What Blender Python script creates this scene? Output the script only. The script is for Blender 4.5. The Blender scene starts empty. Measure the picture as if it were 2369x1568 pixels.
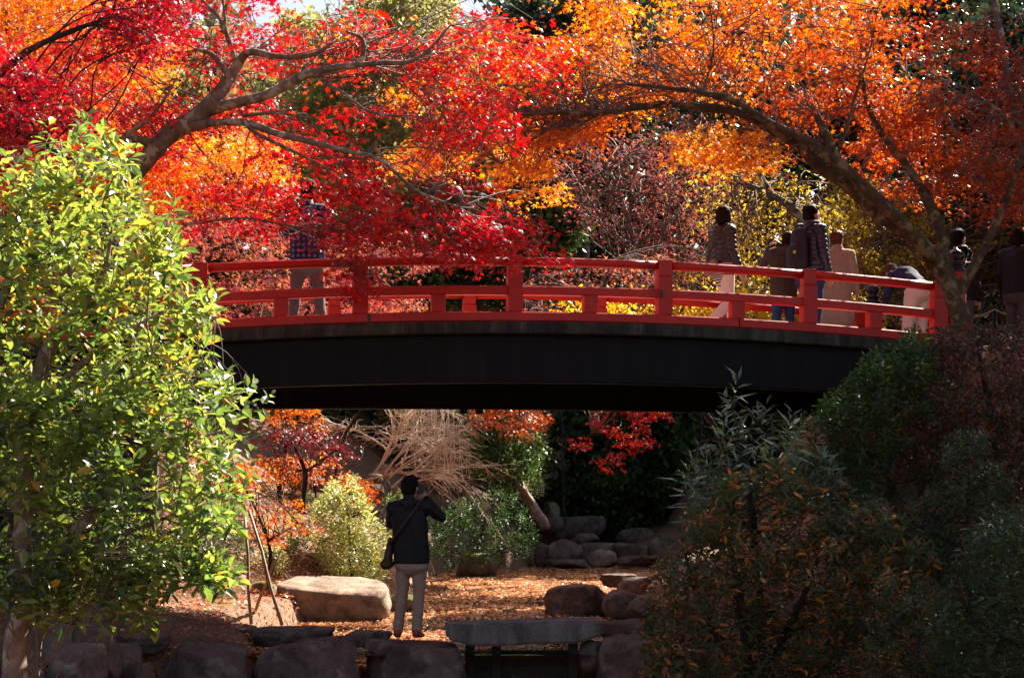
import bpy, bmesh, math, random
import numpy as np
from mathutils import Vector, Matrix, noise

S = bpy.context.scene
COL = S.collection
rng = np.random.default_rng(11)
random.seed(11)
R = math.radians

# ------------------------------------------------------------------ camera, sky, sun, exposure
EYE = 1.32
cam = bpy.data.cameras.new('camera'); cam_o = bpy.data.objects.new('camera', cam); COL.objects.link(cam_o)
cam.sensor_width = 36; cam.lens = 57.0; cam.shift_y = 0.1715; cam.clip_end = 2000
cam_o.location = (0, 0, EYE); cam_o.rotation_euler = (R(90), 0, 0)
S.camera = cam_o

SUN_EL, SUN_AZ = R(41), R(38)          # behind the bridge, to the right
world = bpy.data.worlds.new('World'); S.world = world; world.use_nodes = True
nt = world.node_tree; bg = nt.nodes['Background']
sky = nt.nodes.new('ShaderNodeTexSky'); sky.sky_type = 'NISHITA'; sky.sun_disc = False
sky.sun_elevation = SUN_EL; sky.sun_rotation = SUN_AZ; sky.dust_density = 3.0
nt.links.new(sky.outputs[0], bg.inputs[0]); bg.inputs[1].default_value = 0.05
sun = bpy.data.lights.new('sun', 'SUN'); sun.energy = 5.0; sun.angle = R(0.5); sun.color = (1.0, 0.9, 0.76)
sun_o = bpy.data.objects.new('sun', sun); COL.objects.link(sun_o)
sdir = -Vector((math.sin(SUN_AZ)*math.cos(SUN_EL), math.cos(SUN_AZ)*math.cos(SUN_EL), math.sin(SUN_EL)))
sun_o.rotation_euler = sdir.to_track_quat('-Z', 'Y').to_euler(); sun_o.location = (20, 25, 30)
S.view_settings.view_transform = 'Standard'; S.view_settings.look = 'None'
S.view_settings.gamma = 1; S.view_settings.use_curve_mapping = False
S.view_settings.exposure = 1.95
S.render.engine = 'CYCLES'
S.cycles.max_bounces = 7; S.cycles.diffuse_bounces = 4; S.cycles.transmission_bounces = 5
S.cycles.transparent_max_bounces = 8; S.cycles.glossy_bounces = 3
S.cycles.caustics_reflective = False; S.cycles.caustics_refractive = False
S.cycles.use_denoising = True

FP = 3749.0
def W(x, y, Y):
    """a point Y metres in front of the camera, on the line through the photograph's (x, y) of 2368 x 1568"""
    return Vector(((x-1184)*Y/FP, Y, EYE + (1190-y)*Y/FP))

# ------------------------------------------------------------------ helpers
def props(o, label=None, cat=None, group=None, kind=None):
    if label: o['label'] = label
    if cat: o['category'] = cat
    if group: o['group'] = group
    if kind: o['kind'] = kind
    return o

def empty(name, loc, label=None, cat=None, group=None):
    o = bpy.data.objects.new(name, None); COL.objects.link(o); o.location = loc
    o.empty_display_size = 0.2
    return props(o, label, cat, group)

def origin(o):
    v = Vector((0, 0, 0))
    while o is not None:
        v = v + Vector(o.location); o = o.parent
    return v

def link(name, me, parent=None, loc=(0, 0, 0)):
    o = bpy.data.objects.new(name, me); COL.objects.link(o); o.parent = parent; o.location = loc
    return o

def mesh_np(name, V, F, mats, smooth=True, midx=None):
    """mesh from (N,3) verts and a list of faces"""
    me = bpy.data.meshes.new(name)
    V = np.asarray(V, dtype=np.float32)
    if isinstance(F, np.ndarray):
        k = F.shape[1]; loops = F.ravel(); tot = np.full(len(F), k, dtype=np.int32); st = np.arange(len(F), dtype=np.int32)*k
    else:
        tot = np.array([len(f) for f in F], dtype=np.int32); st = np.concatenate([[0], np.cumsum(tot)[:-1]]).astype(np.int32)
        loops = np.concatenate([np.asarray(f, dtype=np.int32) for f in F])
    me.vertices.add(len(V)); me.vertices.foreach_set('co', V.ravel())
    me.loops.add(len(loops)); me.loops.foreach_set('vertex_index', loops.astype(np.int32))
    me.polygons.add(len(tot)); me.polygons.foreach_set('loop_start', st); me.polygons.foreach_set('loop_total', tot)
    me.polygons.foreach_set('use_smooth', np.full(len(tot), smooth, dtype=bool))
    for m in (mats if isinstance(mats, (list, tuple)) else [mats]): me.materials.append(m)
    if midx is not None: me.polygons.foreach_set('material_index', np.asarray(midx, dtype=np.int32))
    me.update(calc_edges=True); me.validate()
    return me

class MB:
    def __init__(s): s.v = []; s.f = []
    def add(s, v, f):
        n = len(s.v); s.v.extend([tuple(p) for p in v]); s.f.extend([tuple(i+n for i in q) for q in f])
    def box(s, c, size, M=None, bev=0.0):
        bm = bmesh.new(); bmesh.ops.create_cube(bm, size=1)
        for v in bm.verts: v.co = Vector((v.co.x*size[0], v.co.y*size[1], v.co.z*size[2]))
        if bev: bmesh.ops.bevel(bm, geom=list(bm.edges), offset=bev, segments=2, affect='EDGES', profile=0.6)
        bm.verts.index_update(); c = Vector(c)
        s.add([((M @ v.co) if M else v.co) + c for v in bm.verts], [[v.index for v in f.verts] for f in bm.faces]); bm.free()
    def tube(s, pts, rad, n=8, wob=0.0):
        pts = [Vector(p) for p in pts]; m = len(pts); V = []; F = []
        t0 = (pts[1]-pts[0]).normalized()
        ref = Vector((0, 0, 1)) if abs(t0.z) < 0.9 else Vector((1, 0, 0))
        u = t0.cross(ref).normalized()
        for i, p in enumerate(pts):
            t = (pts[min(i+1, m-1)]-pts[max(i-1, 0)]).normalized()
            u = (u - t*u.dot(t)).normalized(); w = t.cross(u)
            r = rad[i] if hasattr(rad, '__len__') else rad
            for k in range(n):
                a = 2*math.pi*k/n
                q = r*(1 + (wob*noise.noise(p*3 + Vector((k*1.7, 0, 0))) if wob else 0))
                V.append(p + (u*math.cos(a)+w*math.sin(a))*q)
        for i in range(m-1):
            for k in range(n):
                F.append((i*n+k, i*n+(k+1) % n, (i+1)*n+(k+1) % n, (i+1)*n+k))
        F.append(tuple(range(n-1, -1, -1))); F.append(tuple((m-1)*n+k for k in range(n)))
        s.add(V, F)
    def lathe(s, prof, c, n=14):
        V = []; F = []; c = Vector(c)
        for r, z in prof:
            for k in range(n):
                a = 2*math.pi*k/n; V.append(c+Vector((r*math.cos(a), r*math.sin(a), z)))
        for i in range(len(prof)-1):
            for k in range(n): F.append((i*n+k, i*n+(k+1) % n, (i+1)*n+(k+1) % n, (i+1)*n+k))
        F.append(tuple(range(n-1, -1, -1))); F.append(tuple((len(prof)-1)*n+k for k in range(n)))
        s.add(V, F)
    def build(s, name, mat, parent=None, smooth=False, off=None):
        o = origin(parent) if parent is not None else Vector((0, 0, 0))
        if off is not None: o = Vector(off)
        V = np.array(s.v, dtype=np.float32) - np.array(o, dtype=np.float32)
        return link(name, mesh_np(name, V, s.f, mat, smooth), parent)

def smooth_path(pts, rad, sub=5):
    """Catmull-Rom through pts (Vectors) with radii"""
    P = [pts[0]]+list(pts)+[pts[-1]]; out = []; ro = []
    for i in range(1, len(P)-2):
        for j in range(sub):
            t = j/sub; a, b, c, d = P[i-1], P[i], P[i+1], P[i+2]
            out.append(0.5*((2*b)+(c-a)*t+(2*a-5*b+4*c-d)*t*t+(3*b-a-3*c+d)*t**3))
            ro.append(rad[i-1]*(1-t)+rad[i]*t)
    out.append(pts[-1]); ro.append(rad[-1])
    return out, ro

# ------------------------------------------------------------------ materials
def new_mat(name):
    m = bpy.data.materials.new(name); m.use_nodes = True
    return m, m.node_tree, m.node_tree.nodes['Principled BSDF']

def ramp(nt, fac, stops):
    r = nt.nodes.new('ShaderNodeValToRGB'); cr = r.color_ramp
    while len(cr.elements) < len(stops): cr.elements.new(0.5)
    for e, (p, c) in zip(cr.elements, stops): e.position = p; e.color = (*c, 1)
    nt.links.new(fac, r.inputs[0]); return r.outputs[0]

def tex_noise(nt, scale, detail=6, rough=0.6, coord='Object', vec=None, dist=0.0):
    tc = nt.nodes.new('ShaderNodeTexCoord'); n = nt.nodes.new('ShaderNodeTexNoise')
    n.inputs['Scale'].default_value = scale; n.inputs['Detail'].default_value = detail; n.inputs['Roughness'].default_value = rough
    n.inputs['Distortion'].default_value = dist
    src = tc.outputs[coord]
    if vec:
        mp = nt.nodes.new('ShaderNodeMapping'); mp.inputs['Scale'].default_value = vec
        nt.links.new(src, mp.inputs[0]); src = mp.outputs[0]
    nt.links.new(src, n.inputs['Vector']); return n.outputs['Fac']

def bump(nt, b, fac, strength=0.4, dist=0.02):
    n = nt.nodes.new('ShaderNodeBump'); n.inputs['Strength'].default_value = strength; n.inputs['Distance'].default_value = dist
    nt.links.new(fac, n.inputs['Height']); nt.links.new(n.outputs[0], b.inputs['Normal'])

def mixc(nt, fac, a, b, mode='MIX'):
    m = nt.nodes.new('ShaderNodeMix'); m.data_type = 'RGBA'; m.blend_type = mode
    if isinstance(fac, float): m.inputs[0].default_value = fac
    else: nt.links.new(fac, m.inputs[0])
    for i, c in ((6, a), (7, b)):
        if isinstance(c, tuple): m.inputs[i].default_value = (*c, 1)
        else: nt.links.new(c, m.inputs[i])
    return m.outputs[2]

def simple(name, c, rough=0.7, var=0.25, scale=12, metal=0.0, bmp=0.15, spec=0.3):
    m, nt, b = new_mat(name)
    f = tex_noise(nt, scale)
    lo = tuple(x*(1-var) for x in c); hi = tuple(min(1, x*(1+var)) for x in c)
    nt.links.new(ramp(nt, f, [(0.3, lo), (0.7, hi)]), b.inputs['Base Color'])
    b.inputs['Roughness'].default_value = rough; b.inputs['Metallic'].default_value = metal
    b.inputs['Specular IOR Level'].default_value = spec
    if bmp: bump(nt, b, tex_noise(nt, scale*4), bmp, 0.01)
    return m

def leaf_mat(name, stops, trans=0.5, rough=0.38, spec=0.5, glow=1.5, sat=1.05, coat=0.0):
    m, nt, b = new_mat(name)
    at = nt.nodes.new('ShaderNodeAttribute'); at.attribute_name = 'tint'
    col = ramp(nt, at.outputs['Fac'], stops)
    nt.links.new(col, b.inputs['Base Color']); b.inputs['Roughness'].default_value = rough
    b.inputs['Specular IOR Level'].default_value = spec
    b.inputs['Coat Weight'].default_value = coat; b.inputs['Coat Roughness'].default_value = 0.34
    h = nt.nodes.new('ShaderNodeHueSaturation'); h.inputs['Value'].default_value = glow; h.inputs['Saturation'].default_value = sat
    nt.links.new(col, h.inputs['Color'])
    tr = nt.nodes.new('ShaderNodeBsdfTranslucent'); nt.links.new(h.outputs[0], tr.inputs[0])
    mx = nt.nodes.new('ShaderNodeMixShader'); mx.inputs[0].default_value = trans
    nt.links.new(b.outputs[0], mx.inputs[1]); nt.links.new(tr.outputs[0], mx.inputs[2])
    nt.links.new(mx.outputs[0], nt.nodes['Material Output'].inputs[0])
    return m

def rock_mat(name, c, moss=0.0, leaf=0.0):
    m, nt, b = new_mat(name)
    f = tex_noise(nt, 2.2, 10, 0.65); f2 = tex_noise(nt, 14, 6, 0.7); f3 = tex_noise(nt, 5, 5, 0.55, dist=0.6)
    base = ramp(nt, f, [(0.36, tuple(x*0.35 for x in c)), (0.5, c), (0.64, tuple(min(1, x*1.7) for x in c))])
    base = mixc(nt, 0.45, base, ramp(nt, f2, [(0.3, tuple(x*0.35 for x in c)), (0.65, tuple(x*1.3 for x in c))]))
    base = mixc(nt, ramp(nt, f3, [(0.54, (0, 0, 0)), (0.66, (0.5, 0.5, 0.5))]), base, (0.36, 0.29, 0.23))      # lichen
    base = mixc(nt, ramp(nt, tex_noise(nt, 3.1, 6, 0.6), [(0.5, (0, 0, 0)), (0.62, (0.7, 0.7, 0.7))]), base, tuple(x*0.3 for x in c))
    if moss:
        g = nt.nodes.new('ShaderNodeNewGeometry'); sx = nt.nodes.new('ShaderNodeSeparateXYZ'); nt.links.new(g.outputs['Normal'], sx.inputs[0])
        ma = nt.nodes.new('ShaderNodeMath'); ma.operation = 'MULTIPLY'; nt.links.new(tex_noise(nt, 3, 5, 0.6), ma.inputs[0])
        mb = nt.nodes.new('ShaderNodeMath'); mb.operation = 'ADD'; nt.links.new(sx.outputs[2], mb.inputs[0]); mb.inputs[1].default_value = 0.5
        nt.links.new(mb.outputs[0], ma.inputs[1])
        base = mixc(nt, ramp(nt, ma.outputs[0], [(0.75-moss*0.35, (0, 0, 0)), (0.85-moss*0.3, (0.9, 0.9, 0.9))]), base, (0.16, 0.16, 0.02))
    nt.links.new(base, b.inputs['Base Color']); b.inputs['Roughness'].default_value = 0.85
    b.inputs['Specular IOR Level'].default_value = 0.25
    a = nt.nodes.new('ShaderNodeMath'); a.operation = 'ADD'; nt.links.new(f2, a.inputs[0]); nt.links.new(tex_noise(nt, 45, 5, 0.7), a.inputs[1])
    bump(nt, b, a.outputs[0], 0.8, 0.04)
    return m

def bark_mat(name, c, lichen=(0.38, 0.36, 0.28), amount=0.5):
    m, nt, b = new_mat(name)
    f = tex_noise(nt, 9, 8, 0.65); g = tex_noise(nt, 6, 5, 0.6, dist=0.5)
    base = ramp(nt, f, [(0.35, tuple(x*0.4 for x in c)), (0.65, c)])
    base = mixc(nt, ramp(nt, g, [(0.62-amount*0.2, (0, 0, 0)), (0.66-amount*0.18, (0.85, 0.85, 0.85))]), base, lichen)
    nt.links.new(base, b.inputs['Base Color']); b.inputs['Roughness'].default_value = 0.85
    b.inputs['Specular IOR Level'].default_value = 0.2
    bump(nt, b, tex_noise(nt, 22, 6, 0.7, vec=(1, 1, 0.4)), 0.7, 0.02)
    return m

M = {}
M['red_leaf'] = leaf_mat('red_maple_leaf', [(0.0, (0.12, 0.004, 0.012)), (0.35, (0.40, 0.010, 0.018)), (0.7, (0.62, 0.026, 0.024)), (0.9, (0.68, 0.11, 0.02)), (1.0, (0.72, 0.30, 0.03))], 0.48, 0.48, 0.9, 1.5)
M['orange_leaf'] = leaf_mat('orange_maple_leaf', [(0.0, (0.30, 0.03, 0.015)), (0.35, (0.50, 0.085, 0.012)), (0.7, (0.60, 0.17, 0.014)), (1.0, (0.70, 0.36, 0.05))], 0.5, 0.52, 0.8, 1.65)
M['rust_leaf'] = leaf_mat('rust_maple_leaf', [(0.0, (0.20, 0.022, 0.016)), (0.5, (0.38, 0.06, 0.02)), (1.0, (0.55, 0.16, 0.02))], 0.45, 0.4, 0.45, 1.3)
M['mauve_leaf'] = leaf_mat('mauve_red_leaf', [(0.0, (0.18, 0.05, 0.06)), (0.5, (0.38, 0.075, 0.07)), (1.0, (0.52, 0.19, 0.06))], 0.45, 0.6, 0.12, 1.25)
M['maroon_leaf'] = leaf_mat('maroon_leaf', [(0.0, (0.07, 0.008, 0.012)), (0.6, (0.16, 0.015, 0.02)), (1.0, (0.4, 0.06, 0.02))], 0.4, 0.45, 0.4, 1.3)
M['gold_leaf'] = leaf_mat('gold_leaf', [(0.0, (0.36, 0.13, 0.014)), (0.5, (0.55, 0.29, 0.02)), (1.0, (0.68, 0.46, 0.05))], 0.5, 0.5, 0.3, 1.4)
M['yellow_leaf'] = leaf_mat('yellow_leaf', [(0.0, (0.20, 0.12, 0.02)), (0.5, (0.42, 0.27, 0.025)), (1.0, (0.62, 0.44, 0.05))], 0.5, 0.5, 0.3, 1.4)
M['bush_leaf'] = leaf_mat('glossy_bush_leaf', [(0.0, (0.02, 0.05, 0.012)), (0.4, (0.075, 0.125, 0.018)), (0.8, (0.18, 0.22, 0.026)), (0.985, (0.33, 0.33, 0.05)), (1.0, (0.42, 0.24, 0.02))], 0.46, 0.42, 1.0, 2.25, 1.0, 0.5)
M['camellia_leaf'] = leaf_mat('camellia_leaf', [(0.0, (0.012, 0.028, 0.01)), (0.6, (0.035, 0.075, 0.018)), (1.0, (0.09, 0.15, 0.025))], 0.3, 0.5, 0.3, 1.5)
M['pale_leaf'] = leaf_mat('pale_shrub_leaf', [(0.0, (0.07, 0.12, 0.02)), (0.6, (0.24, 0.30, 0.05)), (1.0, (0.52, 0.48, 0.16))], 0.4, 0.4, 1.0, 1.6, 1.0, 0.6)
M['olive_leaf'] = leaf_mat('olive_leaf', [(0.0, (0.06, 0.065, 0.025)), (0.6, (0.18, 0.17, 0.06)), (1.0, (0.32, 0.26, 0.09))], 0.4, 0.5, 0.3, 1.3)
M['pine_leaf'] = leaf_mat('pine_needles', [(0.0, (0.12, 0.12, 0.04)), (0.6, (0.28, 0.27, 0.09)), (1.0, (0.44, 0.38, 0.14))], 0.45, 0.6, 0.2, 1.4)  # needles lightened: distance haze put into the colour
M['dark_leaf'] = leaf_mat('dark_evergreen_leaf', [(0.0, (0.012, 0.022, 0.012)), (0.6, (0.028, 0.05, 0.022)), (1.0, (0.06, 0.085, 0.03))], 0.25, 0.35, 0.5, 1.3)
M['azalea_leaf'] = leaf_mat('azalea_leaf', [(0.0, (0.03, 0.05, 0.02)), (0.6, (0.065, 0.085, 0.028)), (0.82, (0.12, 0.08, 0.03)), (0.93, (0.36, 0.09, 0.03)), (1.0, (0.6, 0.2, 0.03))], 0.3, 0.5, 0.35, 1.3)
M['russet_leaf'] = leaf_mat('russet_shrub_leaf', [(0.0, (0.03, 0.03, 0.015)), (0.5, (0.13, 0.04, 0.025)), (1.0, (0.40, 0.08, 0.04))], 0.3, 0.5, 0.35, 1.2)
M['laurel_leaf'] = leaf_mat('laurel_leaf', [(0.0, (0.05, 0.08, 0.05)), (0.7, (0.11, 0.16, 0.09)), (1.0, (0.22, 0.26, 0.1))], 0.25, 0.25, 0.9, 1.3)
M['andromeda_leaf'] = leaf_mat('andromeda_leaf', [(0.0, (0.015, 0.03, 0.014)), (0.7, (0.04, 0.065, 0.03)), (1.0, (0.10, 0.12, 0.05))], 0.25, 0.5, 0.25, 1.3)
M['fallen_leaf'] = leaf_mat('fallen_leaf', [(0.0, (0.20, 0.04, 0.025)), (0.3, (0.52, 0.09, 0.03)), (0.6, (0.75, 0.32, 0.09)), (1.0, (0.88, 0.66, 0.38))], 0.15, 0.35, 0.9, 1.2)
M['bark_red'] = bark_mat('maple_bark', (0.26, 0.17, 0.12), (0.42, 0.34, 0.25), amount=0.45)
M['bark_orange'] = bark_mat('lichened_bark', (0.10, 0.065, 0.036), (0.21, 0.145, 0.075), amount=0.45)
M['bark_pale'] = bark_mat('pale_bark', (0.3, 0.21, 0.17), (0.42, 0.36, 0.3), amount=0.3)
M['bark_grey'] = bark_mat('grey_bark', (0.16, 0.14, 0.12), amount=0.3)
M['bark_dark'] = bark_mat('dark_bark', (0.05, 0.04, 0.035), (0.1, 0.09, 0.07), amount=0.2)
M['twig'] = simple('twig', (0.15, 0.10, 0.08), 0.8)
M['dry_twig'] = simple('dry_twig', (0.72, 0.56, 0.40), 0.55)
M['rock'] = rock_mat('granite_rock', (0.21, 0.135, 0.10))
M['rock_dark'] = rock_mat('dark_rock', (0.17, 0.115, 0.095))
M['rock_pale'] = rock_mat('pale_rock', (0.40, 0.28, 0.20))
M['rock_moss'] = rock_mat('mossy_rock', (0.2, 0.16, 0.11), moss=0.9)

def paint_mat():
    m, nt, b = new_mat('vermilion_paint')
    f = tex_noise(nt, 3, 6, 0.6); f2 = tex_noise(nt, 30, 5, 0.7)
    c = ramp(nt, f, [(0.3, (0.40, 0.012, 0.007)), (0.7, (0.55, 0.022, 0.011))])
    c = mixc(nt, ramp(nt, f2, [(0.66, (0, 0, 0)), (0.72, (0.75, 0.75, 0.75))]), c, (0.15, 0.02, 0.015))
    c = mixc(nt, ramp(nt, tex_noise(nt, 5, 8, 0.7, vec=(1, 1, 0.25)), [(0.55, (0, 0, 0)), (0.75, (0.45, 0.45, 0.45))]), c, (0.20, 0.012, 0.012))
    nt.links.new(c, b.inputs['Base Color']); b.inputs['Roughness'].default_value = 0.45; b.inputs['Specular IOR Level'].default_value = 0.35
    bump(nt, b, f2, 0.12, 0.004)
    return m
M['paint'] = paint_mat()

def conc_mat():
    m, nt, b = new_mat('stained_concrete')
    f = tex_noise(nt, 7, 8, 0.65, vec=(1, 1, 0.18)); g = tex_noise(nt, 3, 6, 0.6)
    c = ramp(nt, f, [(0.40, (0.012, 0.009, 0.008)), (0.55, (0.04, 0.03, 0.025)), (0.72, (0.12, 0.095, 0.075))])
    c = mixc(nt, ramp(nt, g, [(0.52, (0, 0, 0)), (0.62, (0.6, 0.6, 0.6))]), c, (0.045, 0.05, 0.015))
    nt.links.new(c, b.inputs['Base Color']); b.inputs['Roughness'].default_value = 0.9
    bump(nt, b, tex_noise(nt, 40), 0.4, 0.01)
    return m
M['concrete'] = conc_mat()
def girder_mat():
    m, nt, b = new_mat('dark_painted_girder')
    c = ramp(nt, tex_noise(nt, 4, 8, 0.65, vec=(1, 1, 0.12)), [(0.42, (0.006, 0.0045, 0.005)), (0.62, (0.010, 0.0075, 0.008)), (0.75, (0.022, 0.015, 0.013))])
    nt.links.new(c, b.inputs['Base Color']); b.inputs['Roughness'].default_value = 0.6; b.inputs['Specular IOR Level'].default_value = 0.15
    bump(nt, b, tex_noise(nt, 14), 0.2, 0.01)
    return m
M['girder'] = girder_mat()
M['deck'] = simple('deck_paving', (0.2, 0.17, 0.15), 0.85)
M['iron'] = simple('black_iron', (0.03, 0.03, 0.032), 0.3, 0.2, 8, metal=0.6, spec=0.6)
M['wood_dark'] = simple('wet_dark_timber', (0.035, 0.025, 0.02), 0.7, 0.4, 9)
M['bamboo'] = simple('weathered_pole', (0.25, 0.16, 0.10), 0.6, 0.3, 20)

def slab_mat():
    m, nt, b = new_mat('grey_granite_slab')
    f = tex_noise(nt, 4, 10, 0.7, vec=(1, 1, 0.45)); g = tex_noise(nt, 60, 4, 0.7)
    c = ramp(nt, f, [(0.36, (0.05, 0.036, 0.034)), (0.52, (0.17, 0.13, 0.115)), (0.68, (0.34, 0.27, 0.24))])
    c = mixc(nt, 0.3, c, ramp(nt, g, [(0.35, (0.06, 0.05, 0.05)), (0.65, (0.3, 0.27, 0.26))]))
    nt.links.new(c, b.inputs['Base Color']); b.inputs['Roughness'].default_value = 0.8
    bump(nt, b, g, 0.5, 0.01)
    return m
M['slab'] = slab_mat()

def ground_mat():
    m, nt, b = new_mat('leafy_earth')
    f = tex_noise(nt, 0.6, 8, 0.6); g = tex_noise(nt, 16, 5, 0.7); h = tex_noise(nt, 40, 3, 0.6)
    c = ramp(nt, f, [(0.35, (0.07, 0.045, 0.028)), (0.6, (0.15, 0.095, 0.055))])
    c = mixc(nt, ramp(nt, g, [(0.45, (0, 0, 0)), (0.6, (0.8, 0.8, 0.8))]), c, ramp(nt, h, [(0.35, (0.14, 0.04, 0.02)), (0.5, (0.32, 0.11, 0.03)), (0.65, (0.45, 0.24, 0.08))]))
    nt.links.new(c, b.inputs['Base Color']); b.inputs['Roughness'].default_value = 0.9
    bump(nt, b, h, 0.6, 0.03)
    return m
M['ground'] = ground_mat()

def water_mat():
    m, nt, b = new_mat('pond_water')
    out = nt.nodes['Material Output']; nt.nodes.remove(b)
    gl = nt.nodes.new('ShaderNodeBsdfGlossy'); gl.inputs['Roughness'].default_value = 0.06; gl.inputs['Color'].default_value = (0.9, 0.9, 0.9, 1)
    tr = nt.nodes.new('ShaderNodeBsdfTransparent'); tr.inputs[0].default_value = (0.55, 0.45, 0.32, 1)
    fr = nt.nodes.new('ShaderNodeFresnel'); fr.inputs[0].default_value = 1.33
    bp = nt.nodes.new('ShaderNodeBump'); bp.inputs['Strength'].default_value = 0.25; bp.inputs['Distance'].default_value = 0.03
    nt.links.new(tex_noise(nt, 5, 3, 0.5, vec=(1, 0.35, 1)), bp.inputs['Height'])
    nt.links.new(bp.outputs[0], gl.inputs['Normal']); nt.links.new(bp.outputs[0], fr.inputs['Normal'])
    mx = nt.nodes.new('ShaderNodeMixShader'); nt.links.new(fr.outputs[0], mx.inputs[0])
    nt.links.new(tr.outputs[0], mx.inputs[1]); nt.links.new(gl.outputs[0], mx.inputs[2]); nt.links.new(mx.outputs[0], out.inputs[0])
    return m
M['water'] = water_mat()

# ------------------------------------------------------------------ terrain
WATER_Z = -0.12
def sst(a, b, x): t = np.clip((x-a)/(b-a), 0, 1); return t*t*(3-2*t)
def shore(Y):
    l = np.interp(Y, [16, 19, 22, 25, 28, 34, 40, 44, 47], [-2.2, -3.2, -2.6, -2.0, -1.8, -2.0, -1.7, 0.3, 1.2])
    r = np.interp(Y, [16, 19, 22, 25, 30, 36, 42, 47], [2.0, 1.7, 1.5, 2.2, 2.9, 3.4, 3.9, 3.0])
    return l, r
def height(x, Y):
    l, r = shore(Y)
    dl = np.maximum(0, l-x); dr = np.maximum(0, x-r)
    sl = np.interp(Y, [17, 22, 26], [0.10, 0.15, 0.7])
    far = sst(46, 52, Y)
    h = -0.42 + 0.55*sst(0, 0.35, dl)+sl*np.minimum(dl, 5)+0.12*np.maximum(0, dl-5) + 0.6*sst(0, 0.4, dr)+0.42*np.minimum(dr, 6)+0.15*np.maximum(0, dr-6)
    h = h*(1-far) + far*np.maximum(h, 0.2)
    h = h + 0.22*np.maximum(0, Y-48)*sst(48, 60, Y)*(1-0.7*sst(110, 200, Y))
    # bridge abutment banks
    ml = (1-sst(-6.2, -4.6, x))*sst(13.8, 17.2, Y)*(1-sst(22, 27, Y)); h = np.maximum(h, 4.1*ml-0.8)
    mr = sst(3.9, 5.5, x)*sst(15.0, 17.6, Y)*(1-0.3*sst(28, 36, Y)); h = np.maximum(h, 4.08*mr-0.8)
    # lower ground in front of the stone weir
    fr = 1-sst(16.1, 17.0, Y)
    ch = sst(-1.6, -0.2, x)*(1-sst(2.0, 3.2, x))
    h = h*(1-fr) + fr*(np.minimum(h, -0.62+0.10*np.maximum(0, np.abs(x-0.5)-4.0)) - 0.9*ch)
    return h
xs = np.concatenate([np.linspace(-160, -14, 24)[:-1], np.linspace(-14, 14, 141), np.linspace(14, 160, 24)[1:]])
ys = np.concatenate([np.linspace(-30, 10, 14)[:-1], np.linspace(10, 60, 201), np.linspace(60, 200, 20)[1:]])
GX, GY = np.meshgrid(xs, ys)
GZ = height(GX, GY)
flat = np.array([noise.fractal(Vector((x*0.9, y*0.9, 3.0)), 1.0, 2.0, 4) for x, y in zip(GX.ravel(), GY.ravel())]).reshape(GX.shape)
GZ = GZ + flat*0.07*np.clip(np.abs(GZ+0.2)+0.3, 0.3, 1.5)
V = np.stack([GX.ravel(), GY.ravel(), GZ.ravel()], 1)
ny, nx = GX.shape; ii = (np.arange(ny-1)[:, None]*nx+np.arange(nx-1)[None]).ravel()
props(link('ground', mesh_np('ground', V, np.stack([ii, ii+1, ii+nx+1, ii+nx], 1), M['ground'])), kind='structure')
w = MB(); w.add([(-6, 16.6, WATER_Z), (7, 16.6, WATER_Z), (7, 49, WATER_Z), (-6, 49, WATER_Z)], [(0, 1, 2, 3)])
props(w.build('pond_water', M['water']), kind='structure')

# ------------------------------------------------------------------ leaves
def star(lobes, notch=0.3, droop=0.18):
    V = [(0, -0.12, 0)]; L = sorted(lobes)
    for i, (a, r) in enumerate(L):
        V.append((math.sin(R(a))*r, math.cos(R(a))*r, -droop*r*r))
        if i < len(L)-1:
            b = (a+L[i+1][0])/2; V.append((math.sin(R(b))*notch, math.cos(R(b))*notch, 0))
    return np.array(V), [tuple(range(len(V)-1, -1, -1))]
MAPLE = star([(-118, 0.5), (-52, 0.9), (0, 1.0), (52, 0.9), (118, 0.5)], 0.3)
MAPLE3 = star([(-75, 0.75), (0, 1.0), (75, 0.75)], 0.3)
QUAD = (np.array([(0, -0.6, 0), (0.34, 0.05, -0.05), (0, 0.7, -0.1), (-0.34, 0.05, -0.05)]), [(0, 1, 2, 3)])
LANCE = (np.array([(0, 0, 0), (0.17, 0.35, 0.05), (0.14, 0.68, 0.03), (0, 1.0, -0.12), (-0.14, 0.68, 0.03), (-0.17, 0.35, 0.05), (0, 0.5, -0.04)]),
         [(0, 1, 6), (1, 2, 6), (2, 3, 6), (3, 4, 6), (4, 5, 6), (5, 0, 6)])
OVATE = (np.array([(0, 0, 0), (0.24, 0.32, 0.06), (0.20, 0.66, 0.04), (0, 1.0, -0.14), (-0.20, 0.66, 0.04), (-0.24, 0.32, 0.06), (0, 0.5, -0.05)]), LANCE[1])
LONG = (np.array([(0, 0, 0), (0.10, 0.35, 0.04), (0, 1.0, -0.12), (-0.10, 0.35, 0.04), (0, 0.38, 0)]), [(0, 1, 4), (1, 2, 4), (2, 3, 4), (3, 0, 4)])
TRI_COUNT = 0
def norm(a): return a/np.maximum(1e-9, np.linalg.norm(a, axis=-1, keepdims=True))

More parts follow.
